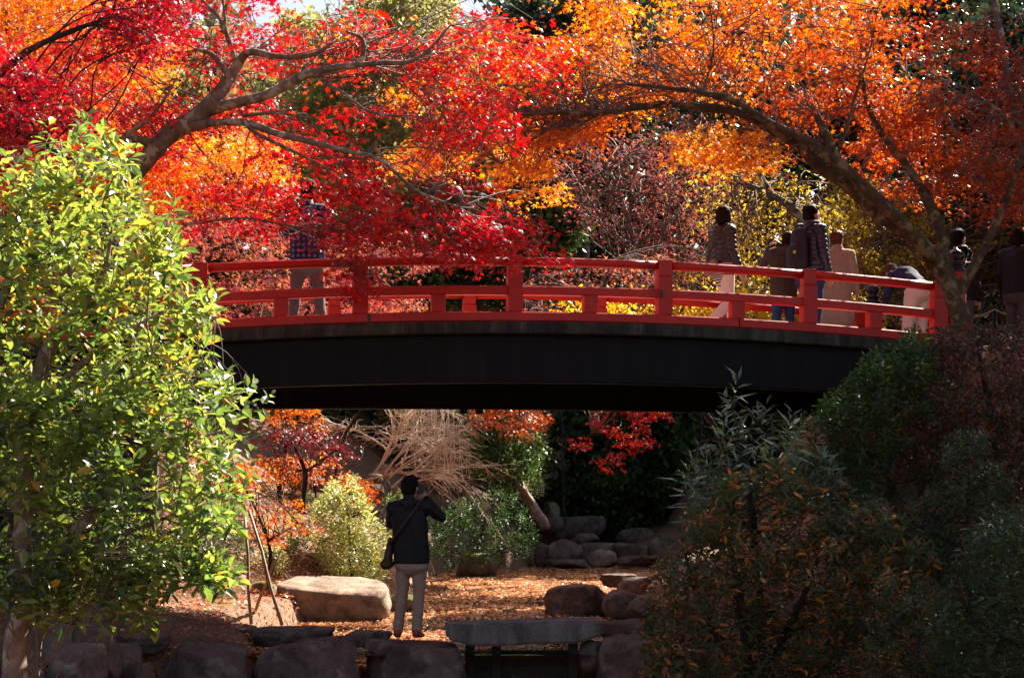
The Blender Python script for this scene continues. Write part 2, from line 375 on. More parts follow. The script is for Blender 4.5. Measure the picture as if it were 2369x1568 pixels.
def leaf_mesh(name, P, U, N, size, tint, shape, mat):
    global TRI_COUNT
    T, F = shape; n = len(P); k = len(T)
    U = norm(U); N = norm(N - U*np.sum(N*U, 1, keepdims=True)); Sd = np.cross(U, N)
    V = P[:, None] + size[:, None, None]*(T[None, :, 0, None]*Sd[:, None]+T[None, :, 1, None]*U[:, None]+T[None, :, 2, None]*N[:, None])
    TRI_COUNT += n*sum(len(f)-2 for f in F)
    off = (np.arange(n)*k)[:, None]
    if len({len(f) for f in F}) == 1:
        FF = (np.array(F)[None]+off[:, :, None]).reshape(-1, len(F[0]))
    me = mesh_np(name, V.reshape(-1, 3), FF.astype(np.int32), mat, smooth=False)
    a = me.attributes.new('tint', 'FLOAT', 'POINT'); a.data.foreach_set('value', np.repeat(np.clip(tint, 0, 1), k).astype(np.float32))
    return me

def in_poly(poly, x, y):
    c = np.zeros(len(x), bool); n = len(poly)
    for i in range(n):
        x0, y0 = poly[i]; x1, y1 = poly[i-1]
        c ^= ((y0 > y) != (y1 > y)) & (x < (x1-x0)*(y-y0)/((y1-y0)+1e-9)+x0)
    return c

def fill(poly, n, Y0, Y1, gaps=0.35, sx=105.0, sy=38.0, seed=0, holes=()):
    """n points spread through the volume whose outline is poly"""
    p = np.array(poly, float); lo = p.min(0); hi = p.max(0); out = []; tries = 0
    while len(out) < n and tries < 60:
        tries += 1
        x = rng.uniform(lo[0], hi[0], n*2); y = rng.uniform(lo[1], hi[1], n*2); Y = rng.uniform(Y0, Y1, n*2)
        ok = in_poly(poly, x, y)
        for hl in holes: ok &= ~in_poly(hl, x, y) | (rng.random(n*2) < 0.06)
        for a, b, c in zip(x[ok], y[ok], Y[ok]):
            g = noise.noise(Vector((a/sx, b/sy, c*0.8+seed*7.3)))
            if g > (-0.55+gaps) or rng.random() < 0.12: out.append(W(a, b, c))
            if len(out) >= n: break
    return np.array([tuple(v) for v in out])

def pads(C, k, Rm, tint, tvar, size, svar=0.25, flat=0.22, up=0.55, tilt=0.45):
    """flat sprays of k leaves round each centre: positions, axes, normals"""
    n = len(C); c = np.repeat(C, k, 0); r = np.sqrt(rng.random(n*k)); a = rng.random(n*k)*2*np.pi
    Rr = np.repeat(Rm*rng.uniform(0.65, 1.3, n), k)
    pn = norm(np.stack([rng.normal(0, tilt*0.6, n), rng.normal(0, tilt*0.6, n), np.ones(n)], 1)); pn = np.repeat(pn, k, 0)
    e1 = norm(np.cross(pn, np.array([0.3, 1, 0.1]))); e2 = np.cross(pn, e1)
    rad = e1*np.cos(a)[:, None]+e2*np.sin(a)[:, None]
    P = c + rad*(r*Rr)[:, None] + pn*(rng.normal(0, flat, n*k)*Rr)[:, None]; P[:, 2] -= 0.3*r*r*Rr
    U = rad + rng.normal(0, 0.5, (n*k, 3)); U[:, 2] -= 0.35
    N = pn*up + rng.normal(0, 0.45, (n*k, 3)); N[:, 2] += 0.25
    t = np.repeat(tint + rng.normal(0, tvar*0.75, n), k) + rng.normal(0, tvar, n*k)
    s = size*rng.uniform(1-svar, 1+svar, n*k)
    return P, U, N, s, t

def rosettes(C, k, tint, tvar, size, R0=0.03, upw=0.5, svar=0.3):
    """whorls of leaves at shoot tips"""
    n = len(C); ax = norm(np.stack([rng.normal(0, 0.45, n), rng.normal(0, 0.45, n), np.full(n, 1.0)], 1))
    c = np.repeat(C, k, 0); axr = np.repeat(ax, k, 0)
    a = (np.tile(np.arange(k)*2.4, n)+np.repeat(rng.random(n)*6.28, k))
    e1 = norm(np.cross(axr, np.array([0.2, 1, 0.15]))); e2 = np.cross(axr, e1)
    rad = e1*np.cos(a)[:, None]+e2*np.sin(a)[:, None]
    lev = np.tile(np.linspace(0, 1, k), n)
    P = c + axr*((lev-0.6)*size*1.5)[:, None] + rad*R0*0.3
    U = rad + axr*(upw*(lev*1.6-0.35))[:, None] + rng.normal(0, 0.25, (n*k, 3))
    N = axr + rng.normal(0, 0.3, (n*k, 3)) - rad*0.3
    t = np.repeat(tint + rng.normal(0, tvar*0.7, n), k) + rng.normal(0, tvar, n*k) + lev*0.12
    return P, U, N, size*rng.uniform(1-svar, 1+svar, n*k)*(1.05-0.35*lev), t

def balls(C, k, Rm, tint, tvar, size, svar=0.35):
    n = len(C); d = norm(rng.normal(0, 1, (n*k, 3))); r = rng.random(n*k)**0.5
    Rr = np.repeat(Rm*rng.uniform(0.6, 1.35, n), k)
    P = np.repeat(C, k, 0)+d*(r*Rr)[:, None]*np.array([1, 1, 0.75])
    U = rng.normal(0, 1, (n*k, 3)); N = rng.normal(0, 0.7, (n*k, 3)); N[:, 2] += 0.6
    t = np.repeat(tint+rng.normal(0, tvar, n), k)+rng.normal(0, tvar, n*k)
    return P, U, N, size*rng.uniform(1-svar, 1+svar, n*k), t

def plant(name, label, cat, polys, limbs=(), leaf='orange_leaf', bark='bark_red', mode='pads', k=30, Rm=0.3, size=0.06, tvar=0.12,
          shape=MAPLE, group=None, twigs=6, tw_r=0.006, gaps=0.35, trunk='trunk', crown='crown', base=None, flat=0.22, thin=False, upw=0.5, sides=9, tilt=0.45, holes=(), airy=None):
    """a tree or shrub: limbs traced as (x, y, Y, radius in metres), crown of leaves inside polys (outline, count, Y0, Y1, tint)"""
    LP = [[(W(x, y, Y), r) for x, y, Y, r in lb] for lb in limbs]
    if base is None:
        base = LP[0][0][0] if LP else Vector(np.mean([tuple(W(*max(p[0], key=lambda q: q[1]), (p[2]+p[3])/2)) for p in polys], 0))
    root = empty(name, base, label, cat, group)
    limb_pts = []
    if LP:
        mb = MB()
        for lb in LP:
            pts, rad = smooth_path([p for p, r in lb], [r for p, r in lb], 5)
            pts = [p + Vector((noise.noise(p*2.1), noise.noise(p*2.1+Vector((9, 0, 0))), noise.noise(p*2.1+Vector((0, 9, 0)))))*r*0.7 for p, r in zip(pts, rad)]
            mb.tube(pts, rad, sides, 0.35); limb_pts += pts
        mb.build(trunk, M[bark], root, smooth=True)
    PP = []; tw = MB(); nt_ = 0
    for q in polys:
        poly, n, Y0, Y1, tint = q[:5]; kk = dict(k=k, Rm=Rm, size=size)
        if len(q) > 5: kk.update(q[5])
        C = fill(poly, n, Y0, Y1, kk.pop('gaps', gaps), seed=len(PP), holes=holes)
        if len(C) == 0: continue
        if mode == 'pads': PP.append(pads(C, kk['k'], kk['Rm'], tint, tvar, kk['size'], flat=flat, tilt=tilt))
        elif mode == 'rosettes': PP.append(rosettes(C, kk['k'], tint, tvar, kk['size'], upw=upw))
        else: PP.append(balls(C, kk['k'], kk['Rm'], tint, tvar, kk['size']))
        if twigs and limb_pts:
            L = np.array([tuple(p) for p in limb_pts]); m = min(len(C), twigs); used = np.zeros(len(L))
            for c in C[rng.choice(len(C), m, replace=False)]:
                d = np.linalg.norm(L-c, axis=1)*rng.uniform(1, 1.35, len(L)); d[L[:, 2] > c[2]+0.6] += 0.8
                d += used*0.5; bi = np.argmin(d); used[max(0, bi-1):bi+2] += 1; a = Vector(L[bi]); b = Vector(c); ln = (b-a).length
                if ln < 0.05: continue
                mid1 = a.lerp(b, 0.35)+Vector(rng.normal(0, 0.07, 3))*ln+Vector((0, 0, 0.08*ln)); mid2 = a.lerp(b, 0.7)+Vector(rng.normal(0, 0.07, 3))*ln+Vector((0, 0, 0.1*ln))
                pts, rad = smooth_path([a, mid1, mid2, b], [tw_r*1.7, tw_r*1.3, tw_r, tw_r*0.5], 4 if a.y < 20 else 2); tw.tube(pts, rad, 5 if a.y < 20 else 3); nt_ += 1
                cs = C[np.argsort(np.linalg.norm(C-c, axis=1))[1:4]]
                for e in cs:
                    e = Vector(e)
                    if (e-b).length < 1.0: tw.tube([mid2, mid2.lerp(e, 0.5)+Vector(rng.normal(0, 0.03, 3)), e], [tw_r*0.8, tw_r*0.6, tw_r*0.3], 4 if a.y < 20 else 3)
    if nt_: tw.build('twigs', M['bark_dark'] if bark == 'bark_dark' else M['twig'], root, smooth=True)
    P, U, N, s, t = [np.concatenate([p[i] for p in PP]) for i in range(5)]
    if airy is not None:                 # uneven tiers
        g = np.array([noise.noise(Vector((a*1.6, b*1.6, c*5.5))) for a, b, c in P]) + rng.normal(0, .10, len(P)); keep = g > airy
        P, U, N, s, t = P[keep], U[keep], N[keep], s[keep], t[keep]
    for hl in holes:                     # airy gaps between the tiers of leaves
        keep = ~in_poly(hl, 1184+P[:, 0]*FP/P[:, 1], 1190-(P[:, 2]-EYE)*FP/P[:, 1]) | (rng.random(len(P)) < 0.3)
        P, U, N, s, t = P[keep], U[keep], N[keep], s[keep], t[keep]
    o = np.array(tuple(base))
    link(crown, leaf_mesh(crown, P-o, U, N, s, t, shape, M[leaf]), root)
    return root

# ------------------------------------------------------------------ the bridge
BS, BX, BY, BO = 0.177, 1.686, 0.303, 0.984
def B(t, off=0.0, dz=0.0):
    """t counts post spacings from the crown post of the near rail, off metres towards the far rail, dz from the handrail's axis"""
    return Vector((0.0284+BX*t-BS*off, 18+BY*t+BO*off, EYE+2.815-0.028*(t-0.5)**2+dz))
BA = math.atan2(BY, BX); BU = Vector((math.cos(BA), math.sin(BA), 0)); BN = Vector((-BU.y, BU.x, 0))
bridge = empty('arched_bridge', B(0.5, 1.4, -1.4), 'red railed arched footbridge over a dark girder crossing the whole pond', 'bridge')
def sweep(t0, t1, off, dz, hgt, dep, mat, name, n=None, bev=0.012, parent=bridge, dz2=None):
    n = n or max(2, int((t1-t0)*5)+1); mb = MB(); V = []; F = []
    pr = [(-dep/2+bev, -hgt/2), (dep/2-bev, -hgt/2), (dep/2, -hgt/2+bev), (dep/2, hgt/2-bev), (dep/2-bev, hgt/2), (-dep/2+bev, hgt/2), (-dep/2, hgt/2-bev), (-dep/2, -hgt/2+bev)]
    for i in range(n+1):
        t = t0+(t1-t0)*i/n; extra = 0 if dz2 is None else dz2(t)
        for u, v in pr: V.append(B(t, off+u, dz+v+(extra if v < 0 else 0)))
    for i in range(n):
        for k in range(8): F.append((i*8+k, (i+1)*8+k, (i+1)*8+(k+1) % 8, i*8+(k+1) % 8))
    F.append(tuple(range(8))); F.append(tuple(n*8+k for k in range(7, -1, -1)))
    mb.add(V, F); return mb.build(name, mat, parent)
def rail_tube(t0, t1, off, r=0.05, name='handrail'):
    mb = MB(); n = max(3, int((t1-t0)*6)); mb.tube([B(t0+(t1-t0)*i/n, off) for i in range(n+1)], r, 14)
    return mb.build(name, M['paint'], bridge, smooth=True)
RZ = Matrix.Rotation(BA, 3, 'Z')
def post_mesh(name, w, segs):
    mb = MB()
    for z0, z1, ww in segs: mb.box((0, 0, (z0+z1)/2), (ww, ww, z1-z0), RZ, 0.009)
    return mesh_np(name, mb.v, mb.f, M['paint'], False)
PM = post_mesh('post', 0.16, [(-0.565, -0.135, 0.165), (-0.135, -0.122, 0.145), (-0.122, 0.058, 0.152)])
SM = post_mesh('strut', 0.15, [(-0.565, -0.372, 0.155)])
SPAN0, SPAN1 = -5, 3
for off, dsh in ((0.0, 0.0), (2.78, -0.05)):
    for i in range(SPAN0, SPAN1+1):
        t = i+dsh if i < 3 else (2.93 if off == 0 else 3.03)
        link('post', PM, bridge, B(t, off)-origin(bridge))
        if i < SPAN1:
            t1 = (i+1+dsh) if i+1 < 3 else (2.93 if off == 0 else 3.03)
            rail_tube(t+0.047, t1-0.047, off)
            sweep(t+0.05, t1-0.05, off, -0.322, 0.10, 0.10, M['paint'], 'mid_rail')
            link('strut', SM, bridge, B((t+t1)/2, off)-origin(bridge))
    cuts = [SPAN0-0.3, -2.9, -0.95, 1.5, 3.1]
    for a, b in zip(cuts, cuts[1:]): sweep(a+0.004, b-0.004, off, -0.618, 0.106, 0.20, M['paint'], 'kick_beam')
pl = MB()
for t in (-0.95, 0.97): pl.box(B(t, -0.103, -0.618 if t < 0 else -0.33), (0.035, 0.012, 0.085), RZ, 0.003)
pl.build('joint_plate', M['iron'], bridge)
# newels with onion finials at the right end
for off, t in ((0.0, 3.06), (2.78, 3.14)):
    c = B(t, off); mb = MB(); mb.lathe([(0.11, -0.75), (0.11, 0.19), (0.10, 0.20)], c, 18); nw = mb.build('newel', M['paint'], bridge, smooth=True)
    f = MB(); f.lathe([(0.10, 0.20), (0.115, 0.205), (0.115, 0.225), (0.085, 0.24), (0.085, 0.27), (0.105, 0.275), (0.105, 0.29), (0.06, 0.305), (0.075, 0.33), (0.10, 0.37), (0.098, 0.405), (0.06, 0.44), (0.02, 0.465), (0.004, 0.49)], c, 18)
    f.build('finial', M['iron'], nw, smooth=True)
sweep(SPAN0-0.4, 3.4, 1.39, -0.70, 0.05, 2.70, M['deck'], 'deck', n=40)
for off in (-0.02, 2.80): sweep(SPAN0-0.4, 3.4, off, -0.745, 0.135, 0.26, M['concrete'], 'deck_edge', n=40)
arch = lambda t: min(0.006*(t-0.5)**2, 0.1)
arch2 = lambda t: min(0.021*(t-0.5)**2, 0.2)
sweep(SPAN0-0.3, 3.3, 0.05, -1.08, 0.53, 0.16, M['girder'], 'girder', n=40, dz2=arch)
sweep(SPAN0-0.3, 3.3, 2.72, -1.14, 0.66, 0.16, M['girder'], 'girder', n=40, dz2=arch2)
fl = MB()
for t in (-1.0, -0.1, 0.02, 1.6, 2.1):
    d = MB(); p = B(t, 2.72, -1.49); d.box(p, (0.09, 0.12, 0.06), RZ, 0.015); d.build('drain_stub', M['girder'], bridge)
for t in (-2.75, 3.2):
    a = MB(); a.box(B(t, 1.39, -2.2), (1.5, 2.9, 2.4), RZ, 0.04); a.build('abutment', M['concrete'], bridge)

# ------------------------------------------------------------------ rocks
def rock(label, x0, x1, y0, y1, Y, depth=None, sq=2.6, seed=0, mat='rock', rough=0.1, sub=4, group=None, cut=9, name='boulder', sink=0.25, top=None, tilt=0.0):
    wid = (x1-x0)*Y/FP; hgt = (y1-y0)*Y/FP; depth = depth or wid*0.75
    base = W((x0+x1)/2, y1, Y); base.z -= hgt*sink; hgt *= (1+sink)
    bm = bmesh.new(); bmesh.ops.create_icosphere(bm, subdivisions=sub, radius=1)
    rs = np.random.default_rng(seed+100); off = Vector(rs.uniform(-50, 50, 3)); co = []
    planes = [(Vector(norm(rs.normal(0, 1, 3)*np.array([1, 1, 0.6]))), rs.uniform(0.66, 0.92)) for _ in range(cut)]
    if top: planes.append((Vector((rs.normal(0, 0.08), rs.normal(0, 0.08), 1)).normalized(), top))
    for v in bm.verts:
        p = v.co.normalized(); d = (abs(p.x)**sq+abs(p.y)**sq+abs(p.z)**sq)**(-1/sq); p = p*d
        for n_, h in planes:
            e = p.dot(n_)
            if e > h: p = p-n_*(e-h)*0.9
        p = p*(1+rough*noise.fractal(p*1.3+off, 1, 2, 4)+rough*0.5*noise.fractal(p*5+off, 0.8, 2, 4)-rough*.35*max(0, .25-abs(noise.noise(p*2.2+off)))*4*max(0, noise.noise(p*1.1-off)))
        co.append(p)
    A = np.array([tuple(p) for p in co]); lo, hi = A.min(0), A.max(0); A = (A-(lo+hi)/2)/((hi-lo)/2)
    A = A*np.array([wid/2, depth/2, hgt/2])+np.array([0, 0, hgt/2])
    if tilt: c_, s_ = math.cos(tilt), math.sin(tilt); A = np.stack([A[:, 0]*c_-A[:, 2]*s_, A[:, 1], A[:, 0]*s_+A[:, 2]*c_], 1)
    F = np.array([[v.index for v in f.verts] for f in bm.faces], dtype=np.int32); bm.free()
    o = link(name, mesh_np(name, A, F, M[mat]), None, base)
    return props(o, label, 'rock', group)

ROCKS = [
 # label, x0, x1, y0, y1, Y, depth, sq, material, options
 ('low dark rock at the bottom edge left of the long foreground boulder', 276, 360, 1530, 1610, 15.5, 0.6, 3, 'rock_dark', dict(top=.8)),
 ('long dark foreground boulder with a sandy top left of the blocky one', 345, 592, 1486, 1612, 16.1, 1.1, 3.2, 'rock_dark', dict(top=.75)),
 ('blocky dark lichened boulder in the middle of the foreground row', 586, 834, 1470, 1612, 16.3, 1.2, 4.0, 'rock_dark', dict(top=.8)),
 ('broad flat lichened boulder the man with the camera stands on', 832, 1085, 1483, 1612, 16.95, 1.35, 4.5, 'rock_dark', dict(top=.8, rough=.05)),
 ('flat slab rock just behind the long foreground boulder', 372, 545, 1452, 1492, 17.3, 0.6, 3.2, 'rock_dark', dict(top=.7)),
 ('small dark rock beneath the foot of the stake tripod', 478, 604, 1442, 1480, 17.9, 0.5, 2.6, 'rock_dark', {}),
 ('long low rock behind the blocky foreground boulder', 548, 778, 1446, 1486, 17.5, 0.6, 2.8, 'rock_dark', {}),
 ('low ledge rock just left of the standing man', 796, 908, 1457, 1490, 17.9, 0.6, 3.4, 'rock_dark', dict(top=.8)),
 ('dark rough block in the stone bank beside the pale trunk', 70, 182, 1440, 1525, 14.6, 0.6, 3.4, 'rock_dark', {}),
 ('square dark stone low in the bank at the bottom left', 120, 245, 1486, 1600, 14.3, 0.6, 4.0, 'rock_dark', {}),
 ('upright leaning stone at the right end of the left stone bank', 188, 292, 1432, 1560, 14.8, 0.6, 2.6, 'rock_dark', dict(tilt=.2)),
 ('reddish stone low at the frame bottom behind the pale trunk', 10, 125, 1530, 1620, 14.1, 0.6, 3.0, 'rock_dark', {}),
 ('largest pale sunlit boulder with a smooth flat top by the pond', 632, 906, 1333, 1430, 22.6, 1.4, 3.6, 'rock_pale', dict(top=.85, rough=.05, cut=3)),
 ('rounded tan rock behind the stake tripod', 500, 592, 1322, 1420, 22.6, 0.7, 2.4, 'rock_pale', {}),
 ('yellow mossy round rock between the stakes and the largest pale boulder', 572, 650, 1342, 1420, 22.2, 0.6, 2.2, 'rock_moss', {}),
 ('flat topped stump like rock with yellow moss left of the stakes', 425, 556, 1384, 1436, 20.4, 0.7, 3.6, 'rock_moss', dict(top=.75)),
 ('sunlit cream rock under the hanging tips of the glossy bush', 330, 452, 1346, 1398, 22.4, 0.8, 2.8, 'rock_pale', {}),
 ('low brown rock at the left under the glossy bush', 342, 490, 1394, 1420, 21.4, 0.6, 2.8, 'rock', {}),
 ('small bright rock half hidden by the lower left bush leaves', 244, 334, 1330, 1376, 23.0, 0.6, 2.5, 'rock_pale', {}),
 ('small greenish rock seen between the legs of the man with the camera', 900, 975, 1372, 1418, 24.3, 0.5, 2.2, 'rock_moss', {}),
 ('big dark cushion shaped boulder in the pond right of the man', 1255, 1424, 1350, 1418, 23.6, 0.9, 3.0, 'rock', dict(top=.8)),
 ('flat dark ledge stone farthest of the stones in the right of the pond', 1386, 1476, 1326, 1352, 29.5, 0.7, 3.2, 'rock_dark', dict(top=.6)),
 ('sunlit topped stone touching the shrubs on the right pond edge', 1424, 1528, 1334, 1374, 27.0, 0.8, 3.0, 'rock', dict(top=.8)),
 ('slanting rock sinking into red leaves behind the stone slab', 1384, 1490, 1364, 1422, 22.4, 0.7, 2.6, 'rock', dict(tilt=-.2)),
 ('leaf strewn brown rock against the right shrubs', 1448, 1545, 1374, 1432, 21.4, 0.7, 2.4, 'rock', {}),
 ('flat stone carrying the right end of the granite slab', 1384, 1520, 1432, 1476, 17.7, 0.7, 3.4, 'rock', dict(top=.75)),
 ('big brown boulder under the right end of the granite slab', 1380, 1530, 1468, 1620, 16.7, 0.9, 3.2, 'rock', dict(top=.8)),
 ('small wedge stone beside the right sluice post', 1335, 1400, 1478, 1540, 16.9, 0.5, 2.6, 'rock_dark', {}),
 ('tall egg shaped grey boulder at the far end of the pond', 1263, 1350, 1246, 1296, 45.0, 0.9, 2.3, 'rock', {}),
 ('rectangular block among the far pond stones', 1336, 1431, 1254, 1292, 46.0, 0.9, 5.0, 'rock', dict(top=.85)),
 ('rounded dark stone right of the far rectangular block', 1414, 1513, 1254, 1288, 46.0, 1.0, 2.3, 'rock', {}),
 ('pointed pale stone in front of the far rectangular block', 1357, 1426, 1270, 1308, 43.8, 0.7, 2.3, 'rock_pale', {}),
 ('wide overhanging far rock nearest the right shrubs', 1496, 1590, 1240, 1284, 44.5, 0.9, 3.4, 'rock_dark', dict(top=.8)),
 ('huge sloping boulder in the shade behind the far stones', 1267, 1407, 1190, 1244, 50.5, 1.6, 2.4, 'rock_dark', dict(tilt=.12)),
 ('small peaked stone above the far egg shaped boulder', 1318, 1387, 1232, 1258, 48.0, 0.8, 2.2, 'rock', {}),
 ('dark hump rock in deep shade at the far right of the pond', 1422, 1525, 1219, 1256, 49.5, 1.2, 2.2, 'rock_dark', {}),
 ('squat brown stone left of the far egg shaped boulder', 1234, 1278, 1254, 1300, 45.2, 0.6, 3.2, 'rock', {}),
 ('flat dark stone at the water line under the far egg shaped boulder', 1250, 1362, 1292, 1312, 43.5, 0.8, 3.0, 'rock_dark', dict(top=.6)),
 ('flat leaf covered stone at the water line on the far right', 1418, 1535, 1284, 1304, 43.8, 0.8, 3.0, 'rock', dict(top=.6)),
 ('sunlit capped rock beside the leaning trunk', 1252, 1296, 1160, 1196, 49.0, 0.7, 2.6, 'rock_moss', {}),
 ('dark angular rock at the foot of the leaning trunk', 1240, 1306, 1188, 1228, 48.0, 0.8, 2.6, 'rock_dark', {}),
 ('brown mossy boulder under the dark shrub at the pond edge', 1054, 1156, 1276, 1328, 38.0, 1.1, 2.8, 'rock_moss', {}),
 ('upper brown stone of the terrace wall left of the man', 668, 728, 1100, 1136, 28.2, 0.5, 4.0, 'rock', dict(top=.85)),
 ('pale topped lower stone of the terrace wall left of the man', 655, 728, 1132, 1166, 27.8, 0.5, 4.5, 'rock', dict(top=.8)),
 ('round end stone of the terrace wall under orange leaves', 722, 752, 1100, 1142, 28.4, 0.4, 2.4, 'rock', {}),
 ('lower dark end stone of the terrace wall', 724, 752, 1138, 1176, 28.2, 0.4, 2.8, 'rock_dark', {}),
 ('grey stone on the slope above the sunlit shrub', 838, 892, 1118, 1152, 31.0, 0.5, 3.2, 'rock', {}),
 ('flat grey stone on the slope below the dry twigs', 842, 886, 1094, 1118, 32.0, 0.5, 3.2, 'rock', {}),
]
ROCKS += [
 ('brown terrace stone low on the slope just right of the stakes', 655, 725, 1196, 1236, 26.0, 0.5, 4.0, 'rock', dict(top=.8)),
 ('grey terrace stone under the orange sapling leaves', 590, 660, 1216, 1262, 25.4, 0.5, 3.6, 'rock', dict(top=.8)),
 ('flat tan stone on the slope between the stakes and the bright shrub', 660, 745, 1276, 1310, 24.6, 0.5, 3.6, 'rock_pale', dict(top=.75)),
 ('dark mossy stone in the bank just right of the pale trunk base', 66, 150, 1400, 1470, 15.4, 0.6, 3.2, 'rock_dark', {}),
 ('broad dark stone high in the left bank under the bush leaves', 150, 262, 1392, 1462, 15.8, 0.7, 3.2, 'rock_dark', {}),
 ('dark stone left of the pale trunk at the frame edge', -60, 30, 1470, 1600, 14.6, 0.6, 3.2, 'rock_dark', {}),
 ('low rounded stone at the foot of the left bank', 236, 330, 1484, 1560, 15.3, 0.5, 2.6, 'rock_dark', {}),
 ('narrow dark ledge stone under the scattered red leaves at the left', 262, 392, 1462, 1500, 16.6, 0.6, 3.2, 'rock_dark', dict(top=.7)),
]
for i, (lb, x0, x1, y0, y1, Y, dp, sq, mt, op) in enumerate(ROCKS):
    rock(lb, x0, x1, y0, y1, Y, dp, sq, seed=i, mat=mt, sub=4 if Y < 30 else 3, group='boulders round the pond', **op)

# granite slab on a timber sluice
sl = MB(); bm = bmesh.new(); bmesh.ops.create_cube(bm, size=1)
for v in bm.verts: v.co = Vector((v.co.x*1.62, v.co.y*0.62, v.co.z*0.235))
bmesh.ops.bevel(bm, geom=list(bm.edges), offset=0.025, segments=2, affect='EDGES')
bmesh.ops.subdivide_edges(bm, edges=[e for e in bm.edges if e.calc_length() > .2], cuts=16, use_grid_fill=True)
for v in bm.verts:
    v.co += Vector((noise.noise(v.co*6), noise.noise(v.co*6+Vector((7, 0, 0))), noise.noise(v.co*5+Vector((0, 7, 0)))))*0.014
    if v.co.z < 0 and abs(v.co.x) > 0.55: v.co.z += (abs(v.co.x)-0.55)*0.30
bm.verts.index_update()
sl.add([v.co for v in bm.verts], [[v.index for v in f.verts] for f in bm.faces]); bm.free()
o = link('stone_slab', mesh_np('stone_slab', sl.v, sl.f, M['slab'], False), None, W(1210, 1460, 17.0)); o.rotation_euler = (0, R(-1.3), R(4))
props(o, 'long grey granite slab laid across the sluice at the pond outlet', 'stone slab')
sg = empty('sluice_gate', W(1210, 1640, 16.95), 'dark wet timber sluice gate of boards and posts under the granite slab', 'sluice gate')
for x in (1087, 1148, 1325):
    m = MB(); c = W(x, 1540, 16.95); m.box((c.x, c.y, c.z+0.05), (0.10, 0.12, 0.62), None, 0.008); m.build('post', M['wood_dark'], sg)
for x0, x1, y0 in ((1093, 1140, 1512), (1156, 1318, 1503)):
    a, b = W(x0, y0, 17.0), W(x1, y0, 17.0); zz = a.z
    for k in range(4):
        m = MB(); m.box(((a.x+b.x)/2, 17.0+0.004*(k % 2), zz-0.075-k*0.152), (b.x-a.x+0.03, 0.045, 0.148), None, 0.006); m.build('board', M['wood_dark'], sg)

# ------------------------------------------------------------------ people
def v3(*a): return np.array(a if len(a) > 1 else a[0], float)
def cap(a, b, ra, rb, tag, fl=1.0, side=(1, 0, 0)): return dict(k='cap', a=v3(a), b=v3(b), ra=ra, rb=rb, tag=tag, fl=fl, side=v3(side))
def ell(c, r, tag, Rm=None): return dict(k='ell', c=v3(c), r=v3(r), tag=tag, R=np.eye(3) if Rm is None else np.array(Rm, float))
def frame(fwd, up):
    f = norm(v3(fwd)); u = v3(up); u = norm(u-f*np.dot(u, f)); s = np.cross(f, u); return np.stack([s, f, u], 1)
def prim_mesh(p, mb):
    n = 14
    if p['k'] == 'ell':
        V = []; F = []; m = 9
        for i in range(m+1):
            th = math.pi*i/m
            for k in range(n):
                ph = 2*math.pi*k/n; q = np.array([math.sin(th)*math.cos(ph), math.sin(th)*math.sin(ph), math.cos(th)])*p['r']; V.append(p['c']+p['R'] @ q)
    else:
        ax = p['b']-p['a']; L = np.linalg.norm(ax); z = ax/max(L, 1e-6); s = p['side']-z*np.dot(p['side'], z)
        if np.linalg.norm(s) < 0.05: s = np.array([0, 1, 0])-z*z[1]
        s = norm(s); d = np.cross(z, s); rings = []
        for i in range(5): a = math.pi/2*(i/4-1); rings.append((p['a']+z*math.sin(a)*p['ra']*min(1, p['fl']*1.1), p['ra']*max(0.02, math.cos(a))))
        for i in range(5): a = math.pi/2*(i/4); rings.append((p['b']+z*math.sin(a)*p['rb']*min(1, p['fl']*1.1), p['rb']*max(0.02, math.cos(a))))
        V = []; F = []; m = len(rings)-1
        for c, r in rings:
            for k in range(n):
                a = 2*math.pi*k/n; V.append(c+s*math.cos(a)*r+d*math.sin(a)*r*p['fl'])
    for i in range(m):
        for k in range(n): F.append((i*n+k, i*n+(k+1) % n, (i+1)*n+(k+1) % n, (i+1)*n+k))
    F.append(tuple(range(n-1, -1, -1))); F.append(tuple(m*n+k for k in range(n)))
    mb.add(V, F)
def sdf(p, X):
    if p['k'] == 'ell':
        q = (X-p['c']) @ p['R'] / p['r']; return (np.linalg.norm(q, axis=1)-1)*p['r'].min(), q[:, 2]
    ax = p['b']-p['a']; L2 = max(1e-9, ax @ ax); t = np.clip((X-p['a']) @ ax/L2, 0, 1)
    z = ax/math.sqrt(L2); s = p['side']-z*np.dot(p['side'], z)
    if np.linalg.norm(s) < 0.05: s = np.array([0, 1, 0])-z*z[1]
    s = norm(s); d = np.cross(z, s); D = X-(p['a']+t[:, None]*ax)
    q = np.stack([D @ z, D @ s, (D @ d)/p['fl']], 1)
    return np.linalg.norm(q, axis=1)-(p['ra']*(1-t)+p['rb']*t), ((X-p['a']) @ ax)/math.sqrt(L2)
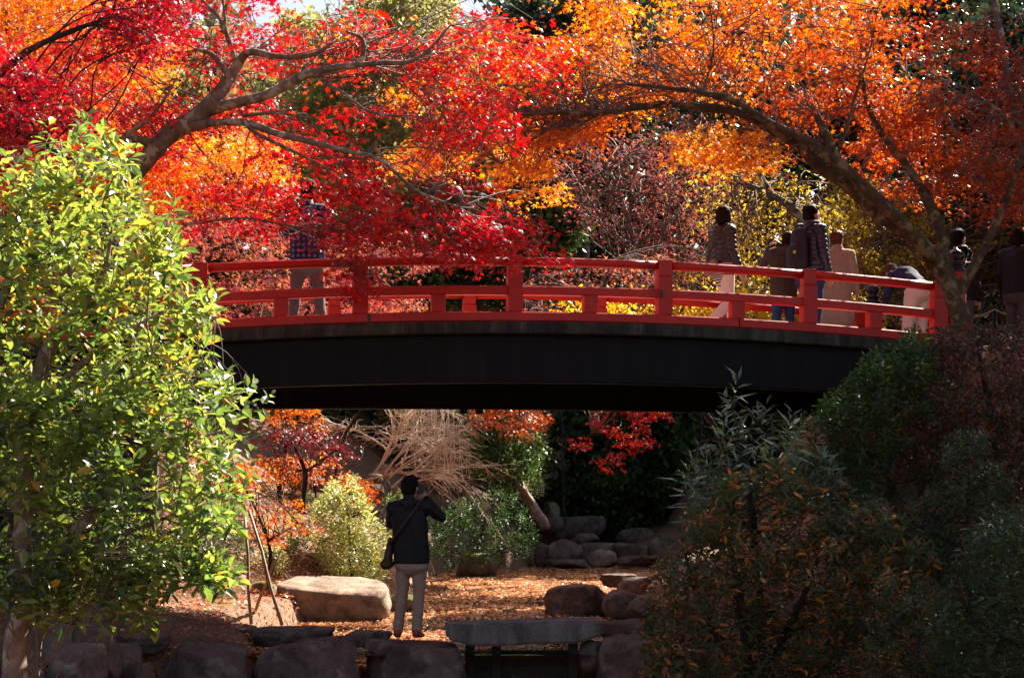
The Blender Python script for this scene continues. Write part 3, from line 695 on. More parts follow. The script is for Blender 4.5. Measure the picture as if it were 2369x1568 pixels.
def blob(prims, voxel, it=3, ratio=0.45):
    """all the shapes grown into one closed skin"""
    mb = MB()
    for p in prims: prim_mesh(p, mb)
    me = bpy.data.meshes.new('tmp'); me.from_pydata(mb.v, [], mb.f)
    o = bpy.data.objects.new('tmp', me); COL.objects.link(o)
    md = o.modifiers.new('r', 'REMESH'); md.mode = 'VOXEL'; md.voxel_size = voxel
    ms = o.modifiers.new('s', 'SMOOTH'); ms.factor = 0.5; ms.iterations = it
    if ratio < 1: dc = o.modifiers.new('d', 'DECIMATE'); dc.ratio = ratio
    dg = bpy.context.evaluated_depsgraph_get(); e = o.evaluated_get(dg); m2 = e.to_mesh()
    V = np.empty(len(m2.vertices)*3, np.float32); m2.vertices.foreach_get('co', V); V = V.reshape(-1, 3).astype(float)
    F = [tuple(p.vertices) for p in m2.polygons]; Nn = np.empty(len(V)*3, np.float32); m2.vertices.foreach_get('normal', Nn); Nn = Nn.reshape(-1, 3)
    e.to_mesh_clear(); bpy.data.objects.remove(o); bpy.data.meshes.remove(me)
    return V, F, Nn
def nearest(prims, X):
    D = []; A = []
    for p in prims:
        d, a = sdf(p, X); D.append(d); A.append(a)
    D = np.array(D); i = D.argmin(0); return i, np.array(A)[i, np.arange(len(X))]

def hand(wr, dr, pn, side, tag='skin', curl=0.5):
    dr = norm(v3(dr)); pn = v3(pn); pn = norm(pn-dr*np.dot(pn, dr)); ac = np.cross(dr, pn)*side; wr = v3(wr); out = []
    out.append(ell(wr+dr*.05, (.042, .052, .018), tag, np.stack([ac, dr, pn], 1)))
    for j, (o, l) in enumerate(((-.030, .062), (-.010, .078), (.011, .082), (.031, .07))):
        b = wr+dr*.088+ac*o; d1 = norm(dr+pn*curl*0.6+ac*o*1.5); m = b+d1*l*.5; d2 = norm(dr*(1-curl)+pn*curl*1.6); e = m+d2*l*.5
        out += [cap(b-d1*.01, m, .0098, .009, tag), cap(m, e, .009, .0078, tag)]
    b = wr+dr*.03+ac*.03; d1 = norm(dr*.6+ac*.75+pn*.35); m = b+d1*.042; e = m+norm(dr*.85+pn*.5+ac*.1)*.034
    out += [cap(b, m, .014, .0115, tag), cap(m, e, .0115, .009, tag)]
    return out

def hair_mat(name, c): return simple(name, c, 0.6, 0.5, 30, bmp=0.4, spec=0.1)
CM = dict(skin=simple('skin', (0.50, 0.29, 0.2), 0.5, 0.12, 14, bmp=0.03), eye=simple('eye', (0.02, 0.015, 0.012), 0.2, 0.1), lip=simple('lip', (0.42, 0.17, 0.14), 0.5, 0.1),
          black=simple('black_cloth', (0.010, 0.008, 0.010), 0.7, 0.4, 18), khaki=simple('pale_chinos', (0.34, 0.225, 0.17), 0.85, 0.12, 25), redshoe=simple('brick_red_shoes', (0.30, 0.05, 0.02), 0.5),
          puff=simple('plum_down_jacket', (0.014, 0.011, 0.018), 0.35, 0.2, 10, spec=0.6), navy=simple('navy_down_jacket', (0.007, 0.011, 0.042), 0.35, 0.2, 10, spec=0.6), white=simple('cream_trousers', (0.74, 0.66, 0.55), 0.85, 0.06, 20),
          brown=simple('brown_jacket', (0.05, 0.032, 0.027), 0.8, 0.2), jean=simple('blue_jeans', (0.022, 0.04, 0.13), 0.85, 0.25, 30), coat=simple('beige_trench_coat', (0.36, 0.29, 0.22), 0.8, 0.1, 14),
          grey=simple('grey_trousers', (0.10, 0.08, 0.085), 0.85, 0.15), navy2=simple('navy_sweater', (0.025, 0.03, 0.085), 0.85, 0.2, 20), shoe=simple('dark_shoes', (0.03, 0.025, 0.02), 0.5),
          h_black=hair_mat('black_hair', (0.006, 0.005, 0.006)), h_brown=hair_mat('brown_hair', (0.013, 0.006, 0.005)), h_tan=hair_mat('light_brown_hair', (0.09, 0.042, 0.02)), bag=simple('brown_leather_bag', (0.06, 0.025, 0.014), 0.55))
def pattern_mat(name, kind):
    m, nt, b = new_mat(name); tc = nt.nodes.new('ShaderNodeTexCoord')
    if kind == 'stripe':
        w = nt.nodes.new('ShaderNodeTexWave'); w.bands_direction = 'Z'; w.inputs['Scale'].default_value = 11; w.inputs['Distortion'].default_value = 0.4; nt.links.new(tc.outputs['Object'], w.inputs['Vector'])
        c = ramp(nt, w.outputs['Fac'], [(0.42, (0.03, 0.022, 0.035)), (0.55, (0.62, 0.52, 0.5))])
    else:
        cols = []
        for dr in 'XZ':
            w = nt.nodes.new('ShaderNodeTexWave'); w.bands_direction = dr; w.inputs['Scale'].default_value = 5; nt.links.new(tc.outputs['Object'], w.inputs['Vector'])
            cols.append(ramp(nt, w.outputs['Fac'], [(0.45, (0.02, 0.025, 0.09)), (0.58, (0.34, 0.36, 0.55))]))
        c = mixc(nt, 1.0, cols[0], cols[1], 'MULTIPLY')
    nt.links.new(c, b.inputs['Base Color']); b.inputs['Roughness'].default_value = 0.85; return m
CM['stripe'] = pattern_mat('striped_knit', 'stripe'); CM['check'] = pattern_mat('checked_shirt', 'check')

def person(label, loc, heading=0.0, H=1.7, pose=None, cloth=None, hem=0.84, bulk=1.0, leg=1.0, puffer=None, hfwd=(0, 1, 0), hup=(0, 0, 1), hair='h_black', hlen='short', hands=None, extra=(), coat=False, group='visitors in the garden', voxel=0.011, curl=(0.45, 0.45), cut=True):
    J = dict(pel=(0, 0, .92), ch=(0, .0, 1.26), nk=(0, -.01, 1.42), hd=(0, .025, 1.585), sL=(-.165, -.01, 1.375), sR=(.165, -.01, 1.375), eL=(-.225, -.03, 1.10), eR=(.225, -.03, 1.10),
             wL=(-.235, .06, .87), wR=(.235, .06, .87), hL=(-.085, 0, .89), hR=(.085, 0, .89), kL=(-.095, .02, .49), kR=(.095, .02, .49), aL=(-.10, -.02, .09), aR=(.10, -.02, .09), tL=(-.12, .13, .03), tR=(.12, .13, .03))
    J.update(pose or {}); J = {k: v3(v) for k, v in J.items()}
    T = dict(top='black', bottom='grey', shoe='shoe', skin='skin', eye='eye', lip='lip', hem='black'); T.update(cloth or {}); P = []
    up = norm(J['ch']-J['pel']); side = norm(J['sR']-J['sL']); hp = norm(J['hR']-J['hL'])
    # trunk
    P.append(cap(J['pel']-up*(.92-hem), J['ch'], .178*bulk, .178*bulk, 'top', .70, side))
    P.append(cap(J['ch'], J['nk']-up*.05, .17*bulk, .085, 'top', .66, side))
    P.append(cap(J['sL'], J['sR'], .072*bulk, .072*bulk, 'top')); P.append(cap(J['nk']-up*.06, J['nk']-up*.0, .078, .064, 'top'))
    hm = (J['hL']+J['hR'])/2; P.append(cap(hm+(J['hL']-hm)*.7, hm+(J['hR']-hm)*.7, .105, .105, 'bottom'))
    P.append(ell(J['pel']-up*.02+np.cross(hp, up)*-.06*-1*0 - np.cross(up, hp)*0, (.15, .115, .11), 'bottom', frame(np.cross(up, hp), up)))
    # head
    Fh = frame(hfwd, hup); s, f, u = Fh[:, 0], Fh[:, 1], Fh[:, 2]; h = J['hd']
    P += [cap(J['nk']-up*.03, h-u*.07-f*.015, .058, .055, 'skin'), ell(h+u*.012, (.074, .094, .105), 'skin', Fh), ell(h+f*.025-u*.06, (.056, .066, .062), 'skin', Fh), ell(h+f*.07-u*.098, (.022, .018, .018), 'skin', Fh),
          cap(h+f*.088+u*.012, h+f*.112-u*.03, .010, .015, 'skin'), ell(h+s*.076-u*.01, (.010, .022, .032), 'skin', Fh), ell(h-s*.076-u*.01, (.010, .022, .032), 'skin', Fh),
          ell(h+f*.083+s*.033+u*.008, (.013, .010, .008), 'eye', Fh), ell(h+f*.083-s*.033+u*.008, (.013, .010, .008), 'eye', Fh), ell(h+f*.089-u*.062, (.024, .010, .009), 'lip', Fh)]
    # arms and hands
    for c, sg_ in (('L', -1), ('R', 1)):
        sh, el, wr = J['s'+c], J['e'+c], J['w'+c]
        P += [cap(sh, el, .064*bulk, .052*bulk, 'top'), cap(el, wr, .051*bulk, .040*bulk, 'top')]
        d = norm(wr-el); pn = (hands or {}).get(c, v3(-sg_, 0.15, 0))
        P += [cap(wr-d*.02, wr+d*.03, .027, .028, 'skin')]+hand(wr+d*.015, d, pn, 1 if sg_ > 0 else -1, curl=curl[0 if c == 'L' else 1])
        hi, kn, an, to = J['h'+c], J['k'+c], J['a'+c], J['t'+c]
        P += [cap(hi, kn, .092*leg, .066*leg, 'bottom'), cap(kn, an, .066*leg, .054*leg, 'bottom'), cap(an-v3(0, .035, .03), an+v3(0, .0, -.03), .044, .044, 'shoe'), cap(an-v3(0, .03, .045), to, .043, .036, 'shoe', .8, hp)]
    P += list(extra); sc = H/1.7; extra_hem = any(p['tag'] == 'hem' for p in extra)
    V, F, Nn = blob(P, voxel, 3, 1.0 if puffer else 0.5); i, ax = nearest(P, V); tags = np.array([p['tag'] for p in P])
    vt = tags[i]
    if puffer:
        m = np.isin(vt, ['top']); V[m] += Nn[m]*(0.016*np.abs(np.sin(np.pi*ax[m]/puffer))**.6-0.008)[:, None]
    else:
        m = np.isin(vt, ['top', 'bottom', 'coat'])
        wr = np.array([noise.fractal(Vector(p*np.array([9, 9, 16])), 1, 2, 3) for p in V[m]]); V[m] += Nn[m]*(0.010*wr)[:, None]
    ce = np.array([V[list(q)].mean(0) for q in F]); fi, _ = nearest(P, ce); names = sorted(set(tags)); ft = tags[fi].copy()
    if cut:
        nr = (fi <= 5) | (np.isin(fi, [k for k, p in enumerate(P) if p['tag'] == 'bottom'])); up_ = nr | np.isin(ft, ['hem', 'coat']); ft[nr & (ce[:, 2] > hem) & (ft == 'bottom')] = 'top'; ft[nr & (ce[:, 2] <= hem) & (ft == 'top')] = 'coat' if coat else 'bottom' if not extra_hem else 'hem'
        if extra_hem: ft[up_ & (ce[:, 2] <= hem) & (ce[:, 2] > .83)] = 'hem'; ft[up_ & (ce[:, 2] > hem)] = 'top'
        if coat: ft[up_ & (ce[:, 2] > .46) & (ft == 'bottom')] = 'coat'
    mi = [names.index(t) for t in ft]
    Rz = Matrix.Rotation(heading, 3, 'Z'); Rn = np.array(Rz); V = (V*sc) @ Rn.T
    o = link('person', mesh_np('person', V, F, [CM[T.get(n, n)] if T.get(n, n) in CM else CM['black'] for n in names], True, mi), None, loc)
    props(o, label, 'person', group)
    # hair
    HP = [ell(h-f*.028+u*.040, (.090, .092, .092), 'h', Fh), ell(h-f*.045-u*.015, (.080, .066, .085), 'h', Fh), ell(h+f*.025+u*.088, (.072, .066, .034), 'h', Fh)]
    if hlen == 'bob': HP += [ell(h-f*.035-u*.05, (.09, .075, .085), 'h', Fh), ell(h-f*.005-u*.02+s*.062, (.028, .055, .085), 'h', Fh), ell(h-f*.005-u*.02-s*.062, (.028, .055, .085), 'h', Fh)]
    for q in HP: q['r'] = q['r']*1.05
    HV, HF, HN = blob(HP, 0.010, 2, 0.6)
    HV += HN*np.array([0.013*noise.fractal(Vector(p*np.array([34, 34, 14])), 1, 2, 3) for p in HV])[:, None]
    link('hair', mesh_np('hair', (HV*sc) @ Rn.T, HF, CM[hair]), o)
    o['_J'] = 0; del o['_J']
    Lw = lambda p: Vector(loc)+Rz @ (Vector(p)*sc)
    return o, J, Lw

def deckpos(x, off):
    lo, hi = -5, 5
    for _ in range(40):
        m = (lo+hi)/2; p = B(m, off)
        if 1184+p.x*FP/p.y < x: lo = m
        else: hi = m
    return B(lo, off, -0.655)

def soft_thing(name, label, cat, prims, mat, Lw, voxel=0.012, part='body', group=None):
    V, F, Nn = blob(prims, voxel, 3, 0.5); c = V.mean(0); root = empty(name, Lw(c), label, cat, group)
    A = np.array([tuple(Lw(p)) for p in V])-np.array(tuple(Lw(c))); link(part, mesh_np(part, A, F, mat), root); return root
def strap(root, name, pts, Lw, r, mat):
    p, rr = smooth_path([Lw(q) for q in pts], [r]*len(pts), 5); mb = MB(); mb.tube(p, rr, 6); return mb.build(name, mat, root, smooth=True)

# man with a camera on the boulder, seen from behind
foot = W(948, 1481, 17.0); foot.z = 0.025
pm, J, Lw = person('person in a black jacket and pale trousers photographing from a boulder by the pond', foot, R(-6), 1.69,
    dict(aL=(-.125, -.02, .09), kL=(-.085, .02, .49), tL=(-.16, .13, .03), hL=(-.07, 0, .89), hR=(.10, 0, .89), aR=(.075, -.03, .09), kR=(.095, .01, .49), tR=(.10, .12, .03), pel=(.015, 0, .92), ch=(-.005, 0, 1.27),
         sL=(-.175, 0, 1.375), sR=(.165, 0, 1.385), eR=(.315, .13, 1.275), wR=(.15, .21, 1.47), eL=(-.235, .15, 1.20), wL=(-.03, .25, 1.47), hd=(0.0, .03, 1.585)),
    dict(top='black', bottom='khaki', shoe='redshoe'), hem=.79, bulk=1.08, leg=1.0, hfwd=(.28, 1, -.05), hair='h_black', hands=dict(R=(-.6, .5, 0), L=(.5, .5, .2)), group=None, voxel=0.009, curl=(.6, .6),
    extra=[cap((-.06, -.07, 1.43), (.06, -.07, 1.43), .045, .045, 'top'), cap((0, -.06, 1.40), (0, -.04, 1.46), .075, .07, 'top')])
pm['label'] = 'person in a black jacket and pale trousers photographing from a boulder by the pond'
cr = empty('camera', Lw((.05, .2, 1.58)), 'small black camera held up to the face of the man on the boulder', 'camera')
m = MB(); m.box(Lw((.05, .19, 1.575)), (.13, .06, .085), None, .01); m.build('body', M['iron'], cr)
m = MB(); c = Lw((.05, .22, 1.575)); m.tube([c, c+Vector((0.01, .09, 0))], [.036, .033], 14); m.build('lens', M['iron'], cr)
bg_ = soft_thing('shoulder_bag', 'brown shoulder bag hanging at the left hip of the man on the boulder', 'bag', [cap((-.235, -.03, .80), (-.20, -.02, 1.03), .085, .055, 'b', .62, (0, 1, 0)), cap((-.24, -.08, .78), (-.24, .03, .78), .07, .07, 'b', .8)], CM['bag'], Lw)
strap(bg_, 'strap', [(-.20, -.08, 1.0), (-.10, -.155, 1.12), (.02, -.15, 1.28), (.12, -.075, 1.435), (.13, .02, 1.455), (.06, .14, 1.34), (-.1, .16, 1.12), (-.2, .06, .98)], Lw, .014, CM['bag'])

# people on the bridge
person('person in a blue and white checked shirt behind red leaves on the bridge', deckpos(712, 1.2), R(12), 1.80,
    dict(aL=(-.17, 0, .09), kL=(-.13, .02, .49), tL=(-.22, .13, .03), aR=(.15, -.02, .09), kR=(.12, .02, .49), tR=(.19, .12, .03), eL=(-.26, .06, 1.14), wL=(-.12, .27, 1.22), eR=(.27, .04, 1.14), wR=(.14, .26, 1.24)),
    dict(top='check', bottom='grey'), bulk=1.1, hem=.80)
pw, J, Lw = person('person in a dark quilted jacket and cream trousers walking on the bridge', deckpos(1672, 1.55), R(-62), 1.68,
    dict(aL=(-.07, .22, .09), kL=(-.08, .18, .50), tL=(-.07, .37, .04), aR=(.08, -.34, .14), kR=(.085, .02, .49), tR=(.08, -.20, .05), eR=(.225, -.02, 1.11), wR=(.23, .10, .88)),
    dict(top='puff', bottom='white', hem='stripe'), hem=.98, bulk=1.12, leg=1.08, puffer=.062, hair='h_brown', hlen='bob', hfwd=(-.12, 1, -.03),
    extra=[cap((0, 0, .86), (0, 0, 1.0), .172, .172, 'hem', .72), cap((0, -.08, 1.40), (0, -.10, 1.32), .085, .10, 'top', .8)])
hb = soft_thing('handbag', 'mauve handbag on the hip of the woman in the quilted jacket', 'bag', [cap((-.10, -.19, .93), (.10, -.20, .97), .055, .055, 'b', .8), cap((-.09, -.19, .87), (.09, -.20, .89), .05, .05, 'b', .8)], simple('mauve_bag', (0.22, 0.12, 0.12), 0.6), Lw)
strap(hb, 'strap', [(-.08, -.2, .97), (.0, -.18, 1.15), (.12, -.07, 1.45), (.13, .05, 1.40), (.0, .17, 1.15), (-.1, .05, .98)], Lw, .010, CM['bag'])
pc, J, Lw = person('person in a brown jacket and jeans raising both hands to take a picture', deckpos(1812, 2.05), R(8), 1.60,
    dict(eL=(-.25, .10, 1.20), wL=(-.13, .22, 1.44), eR=(.13, .22, 1.22), wR=(.03, .30, 1.50), sL=(-.15, 0, 1.34), sR=(.15, 0, 1.34), hd=(.10, .12, 1.52), nk=(.05, .04, 1.40)),
    dict(top='brown', bottom='jean'), hem=.74, bulk=1.08, hair='h_brown', hlen='bob', hands=dict(L=(.6, .3, .1), R=(-.6, .3, .1)), curl=(.5, .5))
ph = empty('camera', Lw((-.04, .33, 1.58)), 'small camera in the raised hands of the person in the brown jacket', 'camera')
m = MB(); m.box(Lw((-.05, .33, 1.56)), (.10, .025, .065), None, .006); m.build('body', M['iron'], ph)
m = MB(); c = Lw((-.05, .345, 1.56)); m.tube([c, c+Vector((0, .03, 0))], [.022, .02], 12); m.build('lens', M['iron'], ph)
pb, J, Lw = person('tall person in a navy down jacket with a rucksack on the bridge', deckpos(1874, 1.35), R(-52), 1.75,
    dict(wR=(.235, .05, .87), eR=(.235, -.04, 1.10), aL=(-.09, .06, .09), aR=(.10, -.06, .09)), dict(top='navy', bottom='jean'), hem=.80, bulk=1.16, puffer=.058, hair='h_black', hfwd=(.1, 1, 0),
    extra=[cap((0, -.02, 1.42), (0, .0, 1.48), .085, .078, 'top')])
bp = soft_thing('backpack', 'dark rucksack worn by the tall person in the navy down jacket', 'backpack', [cap((0, -.22, .98), (0, -.20, 1.34), .145, .115, 'b', .6), cap((0, -.29, 1.0), (0, -.28, 1.16), .105, .10, 'b', .5), cap((-.15, -.2, 1.0), (-.14, -.2, 1.12), .05, .05, 'b')], simple('rucksack_cloth', (0.018, 0.016, 0.03), 0.6), Lw)
for sx in (-1, 1): strap(bp, 'strap', [(.10*sx, -.16, 1.38), (.12*sx, -.08, 1.475), (.13*sx, .05, 1.46), (.14*sx, .15, 1.30), (.17*sx, .08, 1.10), (.13*sx, -.16, 1.02)], Lw, .018, simple('strap_cloth', (0.02, 0.018, 0.03), 0.7))
m = MB(); m.box(Lw((.06, -.345, 1.10)), (.035, .035, .035), None, .008); m.build('tag', simple('lime_tag', (0.35, 0.6, 0.05), 0.5), bp)
person('person in a beige trench coat with light brown hair on the bridge', deckpos(1936, 2.1), R(-18), 1.62,
    dict(wR=(.25, .04, .90), eR=(.235, -.03, 1.11)), dict(top='coat', bottom='grey', coat='coat'), hem=.86, bulk=1.14, hair='h_tan', hfwd=(.45, 1, 0),
    coat=True, extra=[cap((0, 0, .95), (0, .0, .52), .185, .235, 'coat', .72), cap((0, -.03, 1.42), (0, -.02, 1.46), .085, .082, 'coat')])
person('person bending forward in a navy sweater and cream trousers near the bridge end', deckpos(2112, 1.75), R(22), 1.66,
    dict(pel=(0, -.12, .90), ch=(-.02, .15, 1.13), nk=(-.03, .30, 1.19), hd=(-.04, .43, 1.20), sL=(-.18, .20, 1.13), sR=(.16, .22, 1.15), eL=(-.24, .24, .88), wL=(-.20, .34, .70), eR=(.22, .26, .90), wR=(.18, .36, .72),
         hL=(-.09, -.12, .88), hR=(.09, -.12, .88), kL=(-.11, -.03, .48), kR=(.10, -.03, .48), aL=(-.12, -.06, .09), aR=(.11, -.06, .09)), dict(top='navy2', bottom='white'), hem=1.02, bulk=1.08, leg=1.2, hair='h_tan', hfwd=(-.1, .75, -.75), hup=(0, .7, .7),
    extra=[ell((0, -.15, .90), (.18, .15, .15), 'bottom')], cut=False)
PATH = 3.33
def onpath(x, Y, z=PATH): return Vector(((x-1184)*Y/FP, Y, z))
person('person in a navy jacket facing right between the two right trunks', onpath(2214, 21.5), R(-60), 1.76, None, dict(top='navy', bottom='grey'), bulk=1.12, hair='h_black', hfwd=(-.1, 1, 0))
person('shorter person in black half hidden by the orange maple trunk', onpath(2226, 20.6), R(-30), 1.40, None, dict(top='black', bottom='grey'), bulk=1.1, hair='h_black')
p9, J, Lw = person('person in dark clothes with brown hair at the right edge', onpath(2352, 21.0), R(-50), 1.70, None, dict(top='black', bottom='grey'), bulk=1.15, hair='h_brown', hlen='bob')

# stakes and rope
tr = empty('stake_tripod', W(612, 1440, 19.6), 'thin wooden stake tripod standing on leaves left of the pond', 'support stakes')
for a, b in (((576, 1180, 19.9), (652, 1444, 19.2)), ((566, 1195, 19.9), (581, 1442, 19.4)), ((636, 1290, 19.75), (588, 1420, 20.4))):
    m = MB(); p, q = W(*a), W(*b); m.tube([p, p.lerp(q, .35)+Vector((.012, 0, 0)), p.lerp(q, .7)-Vector((.008, 0, 0)), q], [.017, .019, .02, .021], 8, .2); m.build('stake', M['bamboo'], tr, smooth=True)
rf = empty('rope_fence', onpath(2290, 21.6), 'thin pale rope strung between low dark posts on the right bank', 'rope fence')
for x in (2190, 2300, 2420):
    m = MB(); c = onpath(x, 21.6); m.tube([c-Vector((0, 0, .2)), c+Vector((0, 0, .78))], [.035, .03], 10); m.build('post', M['wood_dark'], rf, smooth=True)
m = MB(); pp = []
for a, b in ((2190, 2300), (2300, 2420)):
    for k in range(8): u = k/8; p = onpath(a+(b-a)*u, 21.57, PATH+.72-.10*4*u*(1-u)); pp.append(p)
m.tube(pp, .011, 6); m.build('rope', simple('pale_rope', (0.6, 0.55, 0.48), 0.8), rf, smooth=True)

# ------------------------------------------------------------------ near trees
RED = [
 ([(-80, 60), (60, 90), (200, 50), (300, -50), (480, -50), (530, 110), (490, 220), (320, 310), (170, 320), (-80, 340)], 150, 15.7, 17.5, .45),
 ([(500, -50), (640, -50), (650, 20), (720, 60), (800, 40), (860, -40), (930, -40), (900, 50), (860, 130), (760, 200), (620, 190), (530, 130)], 56, 15.9, 17.7, .55),
 ([(880, 70), (960, 70), (1010, 20), (1120, 30), (1180, 50), (1240, 40), (1300, 95), (1260, 170), (1290, 220), (1180, 260), (1040, 220), (870, 210), (840, 130)], 74, 15.9, 17.7, .6),
 ([(560, 220), (760, 230), (900, 230), (1100, 240), (1210, 280), (1150, 330), (1000, 340), (900, 350), (860, 420), (720, 400), (600, 350)], 74, 15.7, 17.5, .5),
 ([(420, 430), (620, 380), (820, 390), (930, 400), (1080, 400), (1165, 470), (1240, 555), (1180, 600), (1080, 590), (960, 580), (860, 560), (700, 560), (560, 520), (440, 500)], 165, 15.6, 17.7, .38),
 ([(660, 520), (860, 540), (900, 600), (860, 690), (820, 680), (800, 610), (700, 590)], 14, 17.1, 17.9, .4),
 ([(290, 230), (480, 220), (560, 300), (470, 400), (350, 380)], 36, 16.3, 17.5, .55),
 ([(1040, 560), (1230, 560), (1250, 600), (1210, 615), (1080, 605)], 12, 17.3, 17.9, .5),
]
plant('red_maple', 'crimson maple with a leaning lichened limb reaching over the left half of the bridge', 'tree', RED,
  [[(215, 640, 15.9, .16), (268, 470, 15.9, .125), (320, 385, 15.9, .105), (420, 300, 15.9, .09), (490, 235, 15.9, .075), (545, 160, 15.9, .05), (575, 125, 15.8, .04), (640, 130, 15.7, .03), (720, 128, 15.6, .022), (770, 100, 15.5, .012)],
   [(470, 255, 15.9, .06), (540, 240, 15.8, .05), (610, 222, 15.7, .045), (680, 185, 15.6, .04), (770, 160, 15.5, .034), (870, 148, 15.4, .026), (960, 140, 15.3, .018), (1040, 60, 15.3, .01)],
   [(430, 300, 15.9, .05), (500, 285, 15.7, .042), (580, 288, 15.6, .036), (680, 320, 15.4, .03), (790, 348, 15.3, .024), (880, 370, 15.2, .018), (960, 440, 15.2, .013), (1060, 480, 15.1, .008)],
   [(560, 280, 15.6, .02), (590, 305, 15.5, .018), (680, 350, 15.4, .012), (760, 390, 15.3, .008)],
   [(375, 340, 15.9, .05), (310, 322, 15.8, .04), (285, 318, 15.7, .03), (340, 280, 15.6, .02), (380, 230, 15.5, .012), (410, 180, 15.5, .007)],
   [(548, 160, 15.9, .03), (530, 95, 15.8, .024), (505, 40, 15.7, .018), (470, 5, 15.7, .012), (440, -30, 15.6, .008)],
   [(522, 70, 15.75, .016), (518, 20, 15.7, .012), (506, -40, 15.7, .01)],
   [(535, 190, 15.9, .035), (515, 160, 15.8, .03), (490, 125, 15.8, .024), (455, 115, 15.7, .014)],
   [(820, 155, 15.5, .02), (838, 130, 15.5, .024), (835, 90, 15.5, .02), (800, 75, 15.4, .01)],
   [(730, 180, 15.6, .02), (800, 220, 15.5, .014), (860, 260, 15.4, .010), (980, 270, 15.3, .006)],
   [(700, 250, 15.6, .01), (560, 270, 15.6, .02), (640, 262, 15.6, .014), (720, 275, 15.5, .008)],
   [(430, 520, 16.2, .014), (560, 505, 16.1, .012), (680, 525, 16.0, .009), (800, 540, 16.0, .006)]],
  leaf='red_leaf', bark='bark_red', k=64, Rm=.40, size=.048, tvar=.17, twigs=46, tw_r=.004, gaps=.7, flat=.055, tilt=.3, airy=-.14, holes=[[(610, 190), (760, 170), (930, 165), (920, 235), (850, 250), (640, 250)], [(800, 270), (930, 265), (960, 330), (880, 345), (820, 330)], [(640, -40), (800, -40), (790, 50), (660, 45)], [(880, -40), (1120, -40), (1100, 20), (1000, 70), (900, 80)], [(330, 180), (420, 160), (470, 210), (380, 240)], [(430, 330), (560, 300), (600, 350), (520, 400), (420, 390)], [(690, 390), (738, 390), (735, 445), (690, 445)], [(675, 445), (765, 475), (750, 510), (690, 490)], [(664, 520), (740, 545), (735, 600), (664, 595)]])

plant('dark_red_maple', 'deep red maple entering from the left edge with a dark low limb', 'tree',
  [([(-90, 110), (40, 120), (180, 200), (210, 260), (60, 330), (-90, 320)], 90, 14.0, 15.2, .25), ([(240, -60), (420, -60), (440, 60), (330, 120), (250, 60)], 70, 13.8, 14.8, .22), ([(-90, 320), (120, 330), (150, 400), (-90, 430)], 40, 15.0, 16.0, .6)],
  [[(-260, 420, 15.4, .14), (-120, 300, 15.2, .10), (-20, 282, 15.0, .07), (60, 300, 14.9, .06), (110, 340, 14.8, .045), (160, 370, 14.8, .02)], [(50, 295, 14.9, .03), (50, 250, 14.8, .022), (35, 200, 14.7, .012)], [(-120, 300, 15.2, .05), (60, 120, 14.6, .03), (260, 40, 14.3, .014)]],
  leaf='red_leaf', bark='bark_dark', k=34, Rm=.21, size=.040, tvar=.12, twigs=14)

ORANGE = [
 ([(1305, -60), (1400, -60), (1455, 60), (1470, 180), (1440, 260), (1330, 220), (1300, 100)], 100, 18.5, 20.6, .68),
 ([(1450, 120), (1510, 20), (1600, -60), (1720, -60), (1760, 60), (1720, 220), (1600, 240), (1450, 230)], 100, 18.1, 20.6, .52),
 ([(1720, -60), (2120, -60), (2130, 60), (2060, 180), (1900, 250), (1760, 230), (1740, 60)], 130, 17.9, 20.8, .34),
 ([(1170, 265), (1320, 255), (1430, 262), (1400, 310), (1250, 330), (1180, 320)], 45, 18.5, 19.8, .6),
 ([(1590, 262), (1740, 290), (1800, 350), (1730, 385), (1600, 360)], 45, 18.1, 19.6, .78),
 ([(1760, 240), (1950, 220), (2110, 180), (2180, 300), (2150, 430), (2080, 460), (1960, 360), (1840, 290)], 95, 18.1, 20.2, .25),
 ([(930, 330), (1060, 310), (1190, 310), (1250, 330), (1265, 445), (1210, 450), (1140, 380), (1040, 410), (930, 390)], 70, 18.5, 19.8, .75),
 ([(1060, 70), (1220, 90), (1300, 130), (1300, 230), (1150, 260), (980, 250), (920, 210), (1050, 150)], 50, 18.5, 19.8, .8),
]
